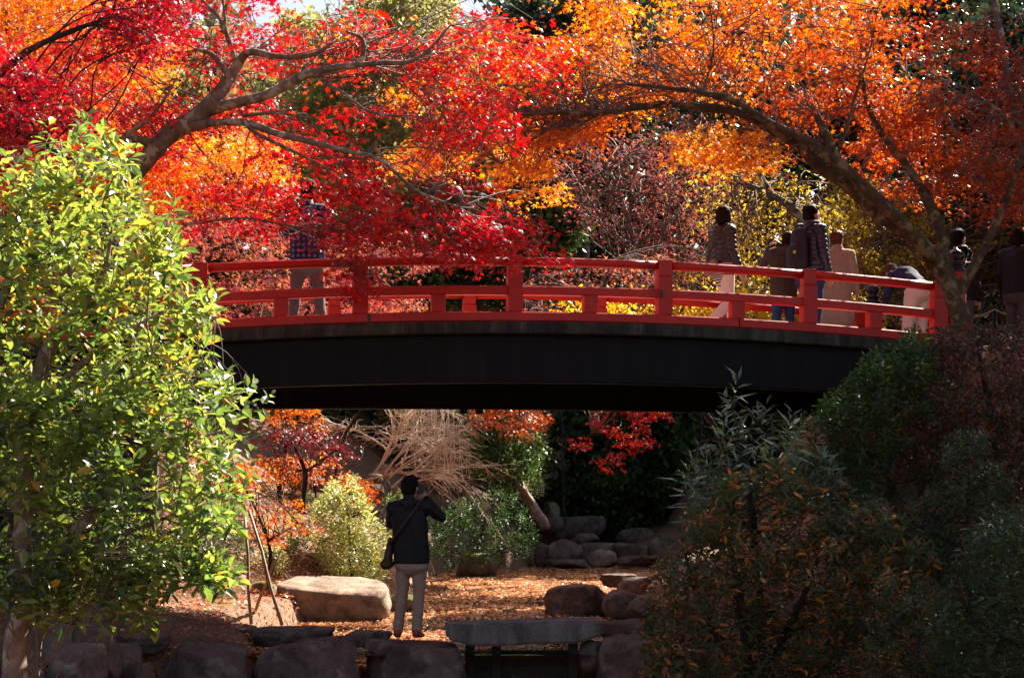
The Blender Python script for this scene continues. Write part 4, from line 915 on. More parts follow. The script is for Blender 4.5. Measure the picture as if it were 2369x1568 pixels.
plant('orange_maple', 'big orange maple whose mossy trunk arches left above the bridge walkers', 'tree', ORANGE,
  [[(2232, 800, 18.2, 0.124), (2205, 690, 18.2, 0.108), (2175, 610, 18.2, 0.096), (2060, 515, 18.2, 0.081), (1920, 400, 18.2, 0.074), (1820, 320, 18.1, 0.066), (1720, 265, 18.1, 0.054), (1600, 245, 18.0, 0.042), (1480, 248, 18.0, 0.035), (1390, 262, 18.0, 0.030), (1280, 262, 18.0, 0.020), (1180, 268, 18.1, 0.011)],
   [(2155, 600, 18.15, 0.077), (2060, 490, 18.05, 0.066), (1985, 420, 18.0, 0.059), (1930, 350, 18.0, 0.047), (1885, 262, 18.0, 0.035), (1880, 250, 18.0, 0.027)],
   [(1990, 425, 18.0, 0.047), (1870, 330, 17.9, 0.047), (1790, 290, 17.9, 0.042), (1700, 235, 17.9, 0.039), (1620, 215, 17.8, 0.031), (1540, 205, 17.8, 0.020), (1450, 195, 17.8, 0.009)],
   [(2200, 650, 18.25, 0.086), (2180, 560, 18.3, 0.066), (2150, 470, 18.4, 0.059), (2100, 390, 18.4, 0.047), (2050, 330, 18.4, 0.039), (2010, 250, 18.4, 0.027), (1990, 160, 18.4, 0.015)],
   [(2215, 690, 18.2, 0.077), (2250, 620, 18.1, 0.059), (2290, 550, 18.0, 0.050), (2320, 480, 18.0, 0.042), (2350, 400, 18.0, 0.035), (2385, 300, 18.0, 0.023), (2350, 200, 18.0, 0.015)],
   [(1400, 258, 18.0, 0.017), (1330, 290, 18.0, 0.013), (1270, 300, 18.1, 0.009), (1160, 380, 18.2, 0.006)],
   [(1940, 350, 18.0, 0.015), (1980, 220, 18.0, 0.015), (2010, 120, 18.0, 0.009), (2030, 20, 18.0, 0.005)],
   [(1620, 225, 17.9, 0.011), (1650, 120, 17.9, 0.008), (1640, 0, 17.9, 0.005)]],
  leaf='orange_leaf', bark='bark_orange', k=52, Rm=.42, size=.052, tvar=.17, twigs=46, tw_r=.0045, gaps=.75, flat=.06, tilt=.3, airy=-.2, holes=[[(1455, 20), (1510, 20), (1530, 110), (1480, 130), (1440, 90)], [(2040, 100), (2120, 60), (2130, 180), (2070, 190)], [(1900, 260), (1990, 280), (1980, 330), (1920, 320)]])

plant('rust_maple', 'rust red maple hanging over the dark right hand bank', 'tree',
  [([(2060, 60), (2200, 40), (2420, 60), (2420, 300), (2300, 320), (2140, 300), (2080, 180)], 80, 17.8, 20.0, .3),
   ([(2120, 290), (2420, 300), (2420, 480), (2300, 500), (2160, 480), (2120, 400)], 95, 17.8, 19.6, .5)],
  [[(2440, 900, 19.3, .14), (2420, 600, 19.3, .11), (2390, 400, 19.2, .08), (2340, 230, 19.1, .05), (2310, 60, 19.0, .03), (2290, -60, 19.0, .02)], [(2395, 420, 19.2, .04), (2300, 250, 18.8, .03), (2180, 246, 18.6, .018), (2100, 240, 18.5, .01)], [(2400, 480, 19.2, .03), (2320, 430, 18.6, .02), (2200, 400, 18.2, .01)]],
  leaf='rust_leaf', bark='bark_grey', k=44, Rm=.36, size=.046, tvar=.16, twigs=40, gaps=.75, flat=.07, tilt=.3)

# ------------------------------------------------------------------ the glossy bush on the left
plant('glossy_bush', 'tall sunlit glossy green bush with pale stems filling the left side', 'bush',
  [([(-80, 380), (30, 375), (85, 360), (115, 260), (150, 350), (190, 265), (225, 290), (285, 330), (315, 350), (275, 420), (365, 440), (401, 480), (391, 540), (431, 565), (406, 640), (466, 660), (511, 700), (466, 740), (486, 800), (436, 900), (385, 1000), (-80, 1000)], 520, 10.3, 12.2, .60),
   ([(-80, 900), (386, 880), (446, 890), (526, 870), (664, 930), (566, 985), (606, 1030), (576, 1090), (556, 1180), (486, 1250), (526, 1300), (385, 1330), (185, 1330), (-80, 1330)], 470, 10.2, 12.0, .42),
   ([(-80, 1280), (386, 1290), (526, 1290), (546, 1330), (396, 1345), (315, 1370), (255, 1430), (165, 1440), (85, 1420), (-80, 1390)], 190, 10.3, 11.6, .3),  # leaf tint drops down the bush: shade put into the colour
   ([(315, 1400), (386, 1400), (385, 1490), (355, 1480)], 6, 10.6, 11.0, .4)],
  [[(30, 1720, 10.9, .095), (38, 1560, 10.9, .082), (42, 1400, 10.9, .075), (60, 1200, 11.0, .06), (70, 950, 11.1, .045), (120, 800, 11.2, .033), (230, 650, 11.2, .02), (260, 520, 11.2, .005)],
   [(60, 1200, 11.0, .05), (0, 1050, 11.2, .04), (110, 850, 11.3, .03), (160, 650, 11.2, .022), (160, 480, 11.2, .012), (140, 330, 11.2, .006)],
   [(45, 1380, 10.9, .05), (180, 1220, 11.0, .035), (300, 1100, 11.0, .025), (410, 1000, 11.0, .010), (540, 940, 11.0, .004)],
   [(100, 1300, 10.95, .03), (260, 1240, 10.9, .02), (380, 1200, 10.8, .009), (490, 1180, 10.8, .003)],
   [(70, 950, 11.1, .03), (240, 800, 10.9, .02), (340, 740, 10.8, .008), (430, 690, 10.8, .003)],
   [(-120, 1400, 11.4, .05), (-60, 1100, 11.4, .04), (-20, 800, 11.4, .03), (40, 560, 11.4, .015), (60, 430, 11.4, .007)]],
  leaf='bush_leaf', bark='bark_pale', mode='rosettes', k=9, size=.108, tvar=.2, shape=OVATE, twigs=90, tw_r=.0035, gaps=.9, trunk='trunk', upw=.85)

# ------------------------------------------------------------------ shaded shrubs on the right
plant('azalea', 'broad olive azalea flecked with orange leaves in the lower right', 'shrub',
  [([(1500, 1330), (1560, 1190), (1620, 1160), (1660, 1085), (1720, 1110), (1770, 1050), (1850, 1110), (1930, 1080), (1990, 1150), (2080, 1190), (2180, 1300), (2240, 1450), (2250, 1640), (1480, 1640)], 1900, 12.2, 14.4, .5)],
  [[(1740, 1640, 13.4, .05), (1720, 1450, 13.4, .04), (1690, 1250, 13.3, .02), (1700, 1120, 13.3, .01)], [(1745, 1600, 13.4, .04), (1850, 1400, 13.3, .025), (1920, 1220, 13.2, .01)], [(1735, 1600, 13.4, .03), (1620, 1400, 13.2, .02), (1570, 1220, 13.1, .01)]],
  leaf='azalea_leaf', bark='bark_dark', mode='rosettes', k=9, size=.088, tvar=.22, shape=LANCE, twigs=50, tw_r=.004, gaps=.72)
plant('laurel', 'narrow leaved shrub with upright silvery shoots in front of the girder', 'shrub',
  [([(1660, 960), (1690, 890), (1730, 930), (1760, 960), (1830, 940), (1850, 1000), (1820, 1080), (1740, 1090), (1690, 1050)], 16, 13.2, 14.2, .6, dict(gaps=.2)),
   ([(1570, 1160), (1590, 1080), (1650, 1040), (1720, 1080), (1740, 1150), (1650, 1200)], 20, 13.2, 14.2, .45, dict(gaps=.2)), ([(1820, 1060), (1900, 1040), (1940, 1120), (1900, 1180), (1820, 1150)], 18, 13.6, 14.4, .45, dict(gaps=.2))],
  [[(1760, 1500, 14.2, .04), (1740, 1200, 14.0, .03), (1710, 1020, 13.8, .015), (1690, 930, 13.7, .008)], [(1745, 1240, 14.0, .02), (1650, 1120, 13.8, .012), (1600, 1070, 13.7, .006)], [(1745, 1240, 14.0, .02), (1870, 1120, 14.0, .01)], [(1735, 1150, 14.0, .02), (1790, 1020, 13.9, .008)]],
  leaf='laurel_leaf', bark='bark_dark', mode='rosettes', k=13, size=.19, tvar=.15, shape=LONG, twigs=5, gaps=.3, upw=.9)
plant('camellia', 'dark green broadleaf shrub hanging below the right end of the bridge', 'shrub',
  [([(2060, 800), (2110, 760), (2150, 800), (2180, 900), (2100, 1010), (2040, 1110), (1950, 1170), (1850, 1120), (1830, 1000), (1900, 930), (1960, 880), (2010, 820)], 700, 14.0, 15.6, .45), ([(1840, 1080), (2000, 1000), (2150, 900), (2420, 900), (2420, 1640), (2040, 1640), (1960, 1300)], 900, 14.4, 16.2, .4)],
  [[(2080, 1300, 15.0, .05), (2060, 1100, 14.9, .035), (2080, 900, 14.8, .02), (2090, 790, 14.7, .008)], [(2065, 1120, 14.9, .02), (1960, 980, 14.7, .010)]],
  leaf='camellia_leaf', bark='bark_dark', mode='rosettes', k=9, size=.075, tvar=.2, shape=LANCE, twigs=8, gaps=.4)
plant('russet_shrub', 'russet leaved shrub on the right bank under the maple trunk', 'shrub',
  [([(2140, 780), (2260, 740), (2420, 770), (2420, 1120), (2330, 1150), (2200, 1100), (2080, 1120), (2020, 1060), (2080, 960), (2130, 860)], 900, 14.2, 16.2, .25)],
  [[(2330, 1300, 15.4, .09), (2320, 1120, 15.3, .07), (2290, 950, 15.2, .04), (2260, 800, 15.2, .012)], [(2325, 1130, 15.3, .05), (2370, 980, 15.3, .03), (2400, 800, 15.2, .01)]],
  leaf='russet_leaf', bark='bark_dark', mode='balls', k=14, Rm=.13, size=.036, tvar=.2, shape=QUAD, twigs=10, gaps=.5)
plant('andromeda', 'grey green layered shrub standing in front of the russet shrub', 'shrub',
  [([(2190, 1010), (2250, 985), (2310, 1030), (2340, 1110), (2320, 1190), (2230, 1200), (2150, 1170), (2170, 1090)], 150, 12.8, 13.6, .55), ([(1990, 1160), (2150, 1150), (2240, 1220), (2300, 1300), (2160, 1330), (2040, 1270)], 170, 13.0, 14.0, .35)],
  [[(2260, 1500, 13.4, .04), (2240, 1250, 13.3, .03), (2240, 1080, 13.2, .012)], [(2245, 1280, 13.3, .02), (2110, 1210, 13.4, .01)]],
  leaf='andromeda_leaf', bark='bark_dark', mode='rosettes', k=11, size=.062, tvar=.12, shape=LANCE, twigs=8, gaps=.3, upw=.15)
plant('pale_edge_shrub', 'grey green big leaved shrub at the right edge of the picture', 'shrub',
  [([(2250, 1230), (2330, 1150), (2440, 1130), (2440, 1640), (2280, 1640), (2190, 1560), (2150, 1430), (2200, 1320)], 520, 10.6, 12.2, .45)],
  [[(2400, 1720, 11.5, .05), (2370, 1500, 11.4, .03), (2330, 1300, 11.3, .01)], [(2370, 1500, 11.4, .02), (2240, 1420, 11.2, .008)]],
  leaf='andromeda_leaf', bark='bark_dark', mode='rosettes', k=10, size=.085, tvar=.12, shape=LANCE, twigs=6, gaps=.4, upw=.15)
plant('bank_shrub', 'dark shrub cloaking the steep bank beyond the right edge of the picture', 'shrub',
  [([(2440, 760), (2700, 740), (3100, 760), (3200, 1200), (3000, 1640), (2440, 1640)], 420, 14.2, 15.8, .4)], [[(2700, 1700, 15.2, .06), (2720, 1300, 15.2, .04), (2740, 900, 15.2, .015)]],
  leaf='camellia_leaf', bark='bark_dark', mode='rosettes', k=9, size=.12, tvar=.2, shape=LANCE, twigs=10, gaps=.3)
plant('low_dark_shrub', 'low near black shrub in the bottom right corner', 'shrub',
  [([(2020, 1320), (2130, 1340), (2220, 1420), (2300, 1560), (2330, 1660), (1980, 1660), (2000, 1450)], 560, 11.4, 12.8, .55)],
  [[(2130, 1720, 12.2, .04), (2130, 1550, 12.2, .025), (2110, 1380, 12.1, .01)]],
  leaf='azalea_leaf', bark='bark_dark', mode='rosettes', k=9, size=.05, tvar=.14, shape=LANCE, twigs=6, gaps=.45)

# ------------------------------------------------------------------ trees behind the bridge
far = dict(shape=QUAD, mode='balls', flat=.3)
plant('golden_orange_maple', 'orange gold maple glowing behind the upper left of the crimson maple', 'tree',
  [([(-120, -80), (330, -80), (330, 60), (420, 100), (330, 260), (120, 300), (-120, 160)], 520, 21.0, 25.0, .55), ([(280, 250), (480, 280), (640, 330), (660, 430), (560, 470), (300, 470), (230, 380)], 420, 21.5, 24.5, .72), ([(-120, 300), (200, 330), (300, 420), (-120, 480)], 180, 21.5, 24.0, .5)],
  [[(120, 900, 23.0, .2), (150, 400, 23.0, .16), (215, 200, 23.0, .10), (260, 120, 23.0, .07), (230, -40, 23.0, .04)], [(150, 400, 23, .08), (40, 150, 22.8, .05), (10, 0, 22.8, .03)], [(140, 480, 23, .06), (300, 400, 22.8, .04), (420, 330, 22.6, .02)]],
  leaf='orange_leaf', bark='bark_orange', k=30, Rm=.36, size=.066, tvar=.16, shape=MAPLE3, twigs=24, tw_r=.01, gaps=.6)
plant('orange_maple', 'low orange maple seen through the left railing of the bridge', 'tree',
  [([(300, 480), (480, 470), (680, 500), (900, 560), (1000, 600), (960, 740), (760, 790), (420, 790), (300, 640)], 360, 26.5, 30, .45)],
  [[(560, 1000, 28, .12), (580, 800, 28, .09), (620, 660, 28, .05), (700, 580, 28, .02)], [(580, 780, 28, .05), (800, 660, 28, .03), (900, 610, 28, .012)]],
  leaf='mauve_leaf', bark='bark_grey', k=30, Rm=.3, size=.07, tvar=.28, shape=MAPLE3, twigs=24, gaps=.65)
plant('pine_tree', 'pale olive pine standing high behind the crimson maple', 'tree',
  [([(660, 40), (780, 60), (880, -40), (1010, -60), (1060, 60), (1010, 200), (960, 300), (900, 480), (740, 520), (640, 300)], 520, 38, 44, .55)],
  [[(830, 900, 41, .35), (840, 400, 41, .25), (900, 60, 41, .1)], [(838, 420, 41, .1), (740, 250, 41, .05)], [(850, 350, 41, .1), (960, 160, 41, .05)]],
  leaf='pine_leaf', bark='bark_grey', k=48, Rm=.6, size=.145, tvar=.2, twigs=16, tw_r=.02, gaps=.5, **far)
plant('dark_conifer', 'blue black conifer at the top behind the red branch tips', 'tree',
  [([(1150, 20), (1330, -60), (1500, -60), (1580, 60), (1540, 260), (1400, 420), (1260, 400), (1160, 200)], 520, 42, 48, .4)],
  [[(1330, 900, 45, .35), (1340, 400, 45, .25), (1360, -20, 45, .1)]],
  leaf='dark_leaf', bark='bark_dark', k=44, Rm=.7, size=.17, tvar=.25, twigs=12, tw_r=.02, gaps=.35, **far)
plant('green_tree', 'sunlit green shrub like tree in the middle above the railing', 'tree',
  [([(1160, 430), (1260, 400), (1330, 440), (1340, 540), (1290, 600), (1170, 610)], 130, 40, 42.5, .6), ([(880, 600), (1180, 590), (1260, 640), (1180, 700), (930, 690)], 130, 42, 44, .4)],
  [[(1240, 900, 41, .12), (1240, 600, 41, .09), (1250, 480, 41, .03)]],
  leaf='camellia_leaf', bark='bark_dark', k=50, Rm=.58, size=.13, tvar=.25, twigs=10, tw_r=.012, gaps=.4, **far)
plant('mauve_maple', 'thin mauve red maple with bare twigs behind the bridge centre', 'tree',
  [([(1230, 330), (1420, 300), (1640, 270), (1700, 420), (1720, 560), (1560, 600), (1380, 560), (1260, 420)], 330, 34, 38, .38)],
  [[(1500, 900, 36, .13), (1490, 700, 36, .10), (1450, 500, 36, .06), (1400, 380, 36, .03)], [(1492, 700, 36, .06), (1600, 480, 36, .04), (1660, 340, 36, .02)], [(1470, 600, 36, .04), (1340, 430, 35.6, .02)]],
  leaf='mauve_leaf', bark='bark_grey', k=14, Rm=.55, size=.066, tvar=.2, shape=MAPLE3, twigs=190, tw_r=.013, gaps=.6)
plant('pink_red_maple', 'pinkish red maple seen through the middle of the railing', 'tree',
  [([(1180, 690), (1300, 620), (1500, 590), (1660, 560), (1700, 640), (1640, 760), (1200, 780)], 150, 30.5, 33, .6)],
  [[(1380, 1000, 31.5, .1), (1370, 760, 31.5, .07), (1420, 600, 31.5, .03)], [(1370, 780, 31.5, .05), (1180, 680, 31.5, .02)], [(1372, 770, 31.5, .04), (1560, 620, 31.5, .02)]],
  leaf='mauve_leaf', bark='bark_grey', k=18, Rm=.44, size=.07, tvar=.26, shape=MAPLE3, twigs=120, tw_r=.010, gaps=.7)
plant('yellow_tree', 'yellow leaved tree with a grey leaning trunk behind the walkers', 'tree',
  [([(1600, 400), (1760, 370), (1900, 420), (2000, 480), (2020, 640), (1960, 760), (1640, 770), (1560, 700), (1640, 560)], 330, 31, 35, .38)],
  [[(2000, 900, 32, .12), (1930, 600, 32, .10), (1850, 500, 32, .085), (1800, 462, 32, .075), (1730, 430, 32, .065), (1680, 400, 32, .055), (1640, 370, 32, .05)], [(1790, 460, 32, .055), (1750, 390, 32, .05), (1710, 350, 32, .04)], [(1830, 490, 32, .04), (1850, 420, 32, .02)]],
  leaf='yellow_leaf', bark='bark_grey', k=18, Rm=.5, size=.075, tvar=.28, shape=MAPLE3, twigs=130, tw_r=.009, gaps=.65)
plant('yellow_tree', 'olive yellow tree behind the man in beige and the mossy trunk', 'tree',
  [([(1940, 400), (2060, 440), (2180, 480), (2230, 620), (2200, 740), (2000, 760), (1960, 620)], 280, 23.5, 26.5, .35), ([(2180, 480), (2420, 470), (2420, 640), (2220, 640)], 90, 24.5, 26.5, .3)],
  [[(2100, 900, 25, .12), (2090, 700, 25, .09), (2050, 560, 25, .05), (2000, 460, 25, .02)], [(2090, 700, 25, .05), (2150, 560, 25, .02)]],
  leaf='yellow_leaf', bark='bark_grey', k=20, Rm=.34, size=.06, tvar=.28, shape=MAPLE3, twigs=110, tw_r=.009, gaps=.6)
plant('russet_hill_shrub', 'dusky pink russet shrubs on the slope seen through the middle railing', 'shrub',
  [([(860, 640), (960, 590), (1100, 570), (1260, 580), (1320, 660), (1260, 780), (900, 780)], 190, 44, 48, .5)], [[(1080, 900, 46, .08), (1080, 720, 46, .05), (1100, 620, 46, .02)]],
  leaf='mauve_leaf', bark='bark_grey', k=34, Rm=.6, size=.11, tvar=.3, shape=QUAD, mode='balls', twigs=40, tw_r=.014)
plant('low_orange_shrub', 'low tan and orange shrubs right behind the far railing', 'shrub',
  [([(1300, 690), (1700, 680), (1980, 690), (2000, 800), (1300, 800)], 260, 24, 26, .6)], [[(1650, 860, 25, .05), (1650, 760, 25, .03), (1700, 700, 25, .01)]],
  leaf='gold_leaf', bark='bark_grey', k=30, Rm=.3, size=.055, tvar=.3, shape=QUAD, mode='balls', twigs=20)
def evergreen(label, poly, Y0, Y1, n, limbs, tint=.45, size=.14, Rm=.6, k=60, name='evergreen_tree', group=None, leaf='dark_leaf'):
    return plant(name, label, 'tree', [(poly, n, Y0, Y1, tint)], limbs, leaf=leaf, bark='bark_dark', k=k, Rm=Rm, size=size, tvar=.25, twigs=10, tw_r=.02, gaps=.3, group=group, **far)
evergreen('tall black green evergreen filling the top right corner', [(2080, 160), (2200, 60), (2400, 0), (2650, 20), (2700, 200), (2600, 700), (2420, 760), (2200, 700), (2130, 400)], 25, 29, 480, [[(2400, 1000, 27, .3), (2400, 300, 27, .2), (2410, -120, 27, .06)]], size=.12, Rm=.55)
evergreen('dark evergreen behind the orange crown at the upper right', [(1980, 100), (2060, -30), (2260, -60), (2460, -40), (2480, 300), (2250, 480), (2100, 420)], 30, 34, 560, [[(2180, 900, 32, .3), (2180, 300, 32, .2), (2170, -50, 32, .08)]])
evergreen('dark evergreen added outside the right edge of the picture to shade the bank', [(2440, 200), (2480, -850), (3200, -1000), (3600, 0), (3400, 900), (2600, 950)], 18.5, 23.5, 640, [[(3000, 1100, 20, .35), (3000, 300, 20, .25), (3000, -500, 20, .1)]], size=.14, Rm=.7, k=45)  # unseen tree, placed and shaped to shade the rust maple and right shrubs
# woods under and behind the bridge
W3 = 'dark trees of the valley behind the pond'
evergreen('dark tree above the far stones behind the hanging red maple', [(1230, 880), (1420, 820), (1560, 860), (1600, 1120), (1480, 1200), (1260, 1190)], 52, 57, 420, [[(1305, 1240, 51, .11), (1300, 1100, 51, .1), (1296, 940, 51, .08)], [(1410, 1200, 52, .05), (1470, 1050, 52, .04), (1480, 950, 52, .03)]], size=.2, Rm=.8, k=42, group=W3, leaf='camellia_leaf', tint=.7)
evergreen('dark tree at the right end of the valley under the bridge', [(1520, 880), (1700, 820), (2000, 860), (2050, 1250), (1560, 1240)], 50, 56, 520, [[(1640, 1260, 50, .1), (1625, 1080, 50, .07), (1620, 950, 50, .06)]], size=.2, Rm=.8, k=42, group=W3, leaf='camellia_leaf', tint=.7)
evergreen('dark undergrowth tree behind the far sloping boulder', [(1230, 1090), (1560, 1080), (1620, 1200), (1500, 1240), (1400, 1190), (1250, 1170)], 51, 54, 260, [[(1500, 1260, 52, .1), (1500, 1120, 52, .05)]], size=.14, Rm=.6, k=42, group=W3, leaf='camellia_leaf', tint=.7)
evergreen('dark tree behind the dry twigs under the left of the bridge', [(600, 860), (900, 820), (1240, 860), (1260, 1080), (1000, 1120), (620, 1100)], 44, 50, 420, [[(900, 1180, 47, .14), (900, 900, 47, .1)]], size=.19, Rm=.8, leaf='olive_leaf', tint=.2, k=42, group=W3)
for i, (x, lb, tn, lf) in enumerate([(-300, 'far bronze tree on the hill at the far left', .5, 'olive_leaf'), (120, 'far olive tree on the hill behind the golden maple', .6, 'olive_leaf'), (500, 'far green tree on the hill left of the pine', .5, 'olive_leaf'), (1080, 'far grey green tree on the hill under the sky gap', .5, 'olive_leaf'), (1700, 'far dark tree on the hill behind the orange crown', .5, 'dark_leaf'), (2250, 'far black green tree on the hill at the right', .4, 'dark_leaf'), (2750, 'far dark tree on the hill beyond the right edge', .4, 'dark_leaf')]):
    top = {500: 110, 1080: 70}.get(x, -60)
    evergreen(lb, [(x-330, 250), (x-180, top+60), (x, top), (x+180, top+60), (x+330, 250), (x+300, 900), (x-300, 900)], 52, 62, 460, [[(x, 1150, 57, .4), (x, 500, 57, .3), (x, 100, 57, .1)]], tint=tn, size=.36, Rm=1.2, k=30, group='trees on the far hill', leaf=lf)

plant('hanging_red_maple', 'bright red maple spray drooping under the middle of the bridge', 'tree',
  [([(1320, 1010), (1360, 965), (1420, 930), (1500, 900), (1540, 950), (1500, 1060), (1450, 1040), (1420, 1070), (1400, 1110), (1370, 1112), (1385, 1050), (1400, 1000), (1345, 1030)], 42, 28.5, 30.5, .5, dict(gaps=.1)), ([(1400, 760), (1700, 760), (1660, 900), (1540, 930), (1420, 920)], 26, 29.5, 31, .5)],
  [[(1690, 1200, 31, .08), (1660, 1000, 30.5, .06), (1540, 890, 30, .04), (1430, 950, 29.5, .02), (1400, 1050, 29.4, .008)]],
  leaf='red_leaf', bark='bark_dark', k=30, Rm=.22, size=.06, tvar=.16, shape=MAPLE3, twigs=16, tilt=.5, flat=.08)
plant('orange_maple', 'orange maple tips showing just under the middle of the girder', 'tree',
  [([(1080, 900), (1240, 900), (1255, 980), (1200, 1010), (1150, 985), (1100, 965)], 70, 26.5, 28.5, .45, dict(gaps=.1)), ([(1060, 760), (1260, 760), (1260, 900), (1080, 900)], 60, 26.5, 28.5, .45)],
  [[(770, 1190, 29, .03), (800, 1000, 28.8, .028), (960, 860, 28.5, .025), (1130, 900, 28, .02), (1200, 960, 27.5, .01)]],
  leaf='rust_leaf', bark='bark_dark', k=30, Rm=.25, size=.06, tvar=.2, shape=MAPLE3, twigs=14)
plant('young_conifer', 'rich green conifer beside the dry twigs under the bridge', 'tree',
  [([(1070, 930), (1130, 860), (1230, 950), (1250, 1050), (1230, 1110), (1170, 1130), (1100, 1080)], 260, 33, 35.5, .6)],
  [[(1262, 1222, 39, .14), (1230, 1170, 39, .13), (1196, 1105, 38, .11), (1170, 1000, 35, .06), (1150, 920, 34, .03)]],
  leaf='camellia_leaf', bark='bark_pale', k=44, Rm=.3, size=.08, tvar=.2, twigs=10, gaps=.3, **far)
# bare sunlit twigs
def twig_bush(name, label, Y, root_xy, n, seed):
    rs = np.random.default_rng(seed); base = W(root_xy[0], root_xy[1], Y); root = empty(name, base, label, 'shrub'); mb = MB(); st = MB()
    def limb(p, d, L, r, depth):
        q = p; pts = [p]; d = d.normalized()
        for s in range(5):
            d = (d+Vector(rs.normal(0, .16, 3))+Vector((0, 0, -.07))).normalized(); q = q+d*(L/5); pts.append(q)
        (st if depth == 0 else mb).tube(pts, [r*(1-.15*k) for k in range(6)], 6 if depth == 0 else 3)
        if depth < 3:
            for _ in range((7, 6, 3)[depth]):
                k = rs.integers(1 if depth else 2, 6); dd = (pts[k]-pts[k-1]).normalized(); side = Vector((rs.normal(0, .8), rs.normal(0, .6), rs.normal(0, .35)))
                limb(pts[k], dd+side*.8, L*rs.uniform(.4, .75), r*.5, depth+1)
    for i in range(n):
        sx = rs.choice([-1, 1, 1, 1]); limb(base+Vector(rs.normal(0, .2, 3)), Vector((sx*rs.uniform(.3, 1.3), rs.normal(0, .35), rs.uniform(.45, .9))), rs.uniform(1.0, 1.7), .022, 0)
    mb.build('twigs', M['dry_twig'], root, smooth=True); st.build('stem', M['dry_twig'], root, smooth=True)
twig_bush('bare_twig_shrub', 'tangle of bare pale sunlit twigs spreading under the bridge', 29.5, (900, 1105), 13, 5)
rd = MB(); rr_ = np.random.default_rng(8)
for i in range(40):
    p = W(rr_.uniform(960, 1130), rr_.uniform(1000, 1060), rr_.uniform(33, 36)); q = p+Vector((rr_.normal(0, .12), rr_.normal(0, .1), rr_.uniform(.8, 1.5))); rd.tube([p-Vector((0, 0, .5)), p.lerp(q, .5)+Vector(rr_.normal(0, .05, 3)), q], [.007, .006, .003], 4)
root = empty('dry_reeds', W(920, 1060, 34.5), 'upright dry reeds behind the bare twigs under the bridge', 'reeds'); rd.build('stems', M['dry_twig'], root, smooth=True)

plant('maroon_maple', 'low maroon laceleaf maple under the bridge beside the bush tips', 'tree',
  [([(600, 1000), (660, 980), (760, 1000), (830, 1040), (800, 1070), (690, 1075), (620, 1060)], 44, 24.5, 26, .4)],
  [[(700, 1190, 25.2, .05), (705, 1100, 25.2, .04), (680, 1030, 25.2, .02)], [(705, 1090, 25.2, .03), (780, 1040, 25.2, .012)]],
  leaf='maroon_leaf', bark='bark_dark', k=34, Rm=.34, size=.05, tvar=.18, shape=MAPLE3, twigs=20, flat=.07, gaps=.6)
plant('small_orange_maple', 'small orange maple with yellow lower leaves on the terrace', 'tree',
  [([(610, 930), (720, 930), (740, 1000), (640, 1010)], 40, 27, 28.5, .5), ([(590, 1060), (660, 1060), (770, 1050), (765, 1110), (690, 1120), (600, 1110)], 42, 26.5, 28, .35), ([(620, 1060), (720, 1050), (700, 1100), (620, 1100)], 24, 27.5, 28.5, .8)],
  [[(640, 1200, 27.4, .05), (650, 1100, 27.4, .04), (670, 1010, 27.4, .02)], [(650, 1100, 27.4, .03), (740, 1075, 27.2, .01)]],
  leaf='orange_leaf', bark='bark_dark', k=26, Rm=.2, size=.05, tvar=.18, shape=MAPLE3, twigs=14)
plant('small_orange_maple', 'fiery orange sapling behind the tips of the glossy bush', 'tree',
  [([(470, 1060), (560, 1070), (600, 1100), (560, 1130), (490, 1110)], 40, 20.5, 21.8, .4), ([(590, 1170), (660, 1150), (740, 1180), (730, 1230), (660, 1260), (580, 1260)], 26, 21.0, 23.0, .4)],
  [[(620, 1360, 21.6, .03), (620, 1250, 21.6, .024), (560, 1110, 21.2, .01)], [(620, 1250, 21.6, .02), (690, 1210, 22, .01)]],
  leaf='orange_leaf', bark='bark_dark', k=26, Rm=.18, size=.045, tvar=.2, shape=MAPLE3, twigs=12)
plant('sunlit_shrub', 'bright yellow green shrub with red tips left of the photographer', 'shrub',
  [([(730, 1170), (770, 1110), (820, 1100), (850, 1150), (890, 1220), (905, 1290), (890, 1340), (760, 1330), (720, 1290), (740, 1230)], 560, 23.8, 25.6, .75)],
  [[(810, 1390, 24.8, .04), (810, 1280, 24.8, .03), (800, 1150, 24.8, .01)]],
  leaf='pale_leaf', bark='bark_dark', mode='rosettes', k=10, size=.09, tvar=.16, shape=LANCE, twigs=30, gaps=.2)
plant('red_tipped_shrub', 'orange red leafed shrub top above the bright yellow green shrub', 'shrub',
  [([(770, 1115), (800, 1095), (850, 1110), (865, 1150), (840, 1185), (810, 1150)], 40, 24.4, 25.4, .35)], [[(820, 1300, 25.2, .02), (818, 1150, 25.0, .008)]],
  leaf='orange_leaf', bark='bark_dark', k=20, Rm=.14, size=.045, tvar=.15, shape=MAPLE3, twigs=8)
plant('mossy_shrub', 'small yellow green shrub right behind the stake tripod', 'shrub',
  [([(610, 1270), (650, 1255), (670, 1290), (650, 1330), (600, 1330), (580, 1300)], 90, 22.8, 23.8, .7)], [[(630, 1370, 23.4, .02), (630, 1290, 23.4, .01)]],
  leaf='pale_leaf', bark='bark_dark', mode='rosettes', k=9, size=.05, tvar=.14, shape=LANCE, twigs=8, gaps=.2)
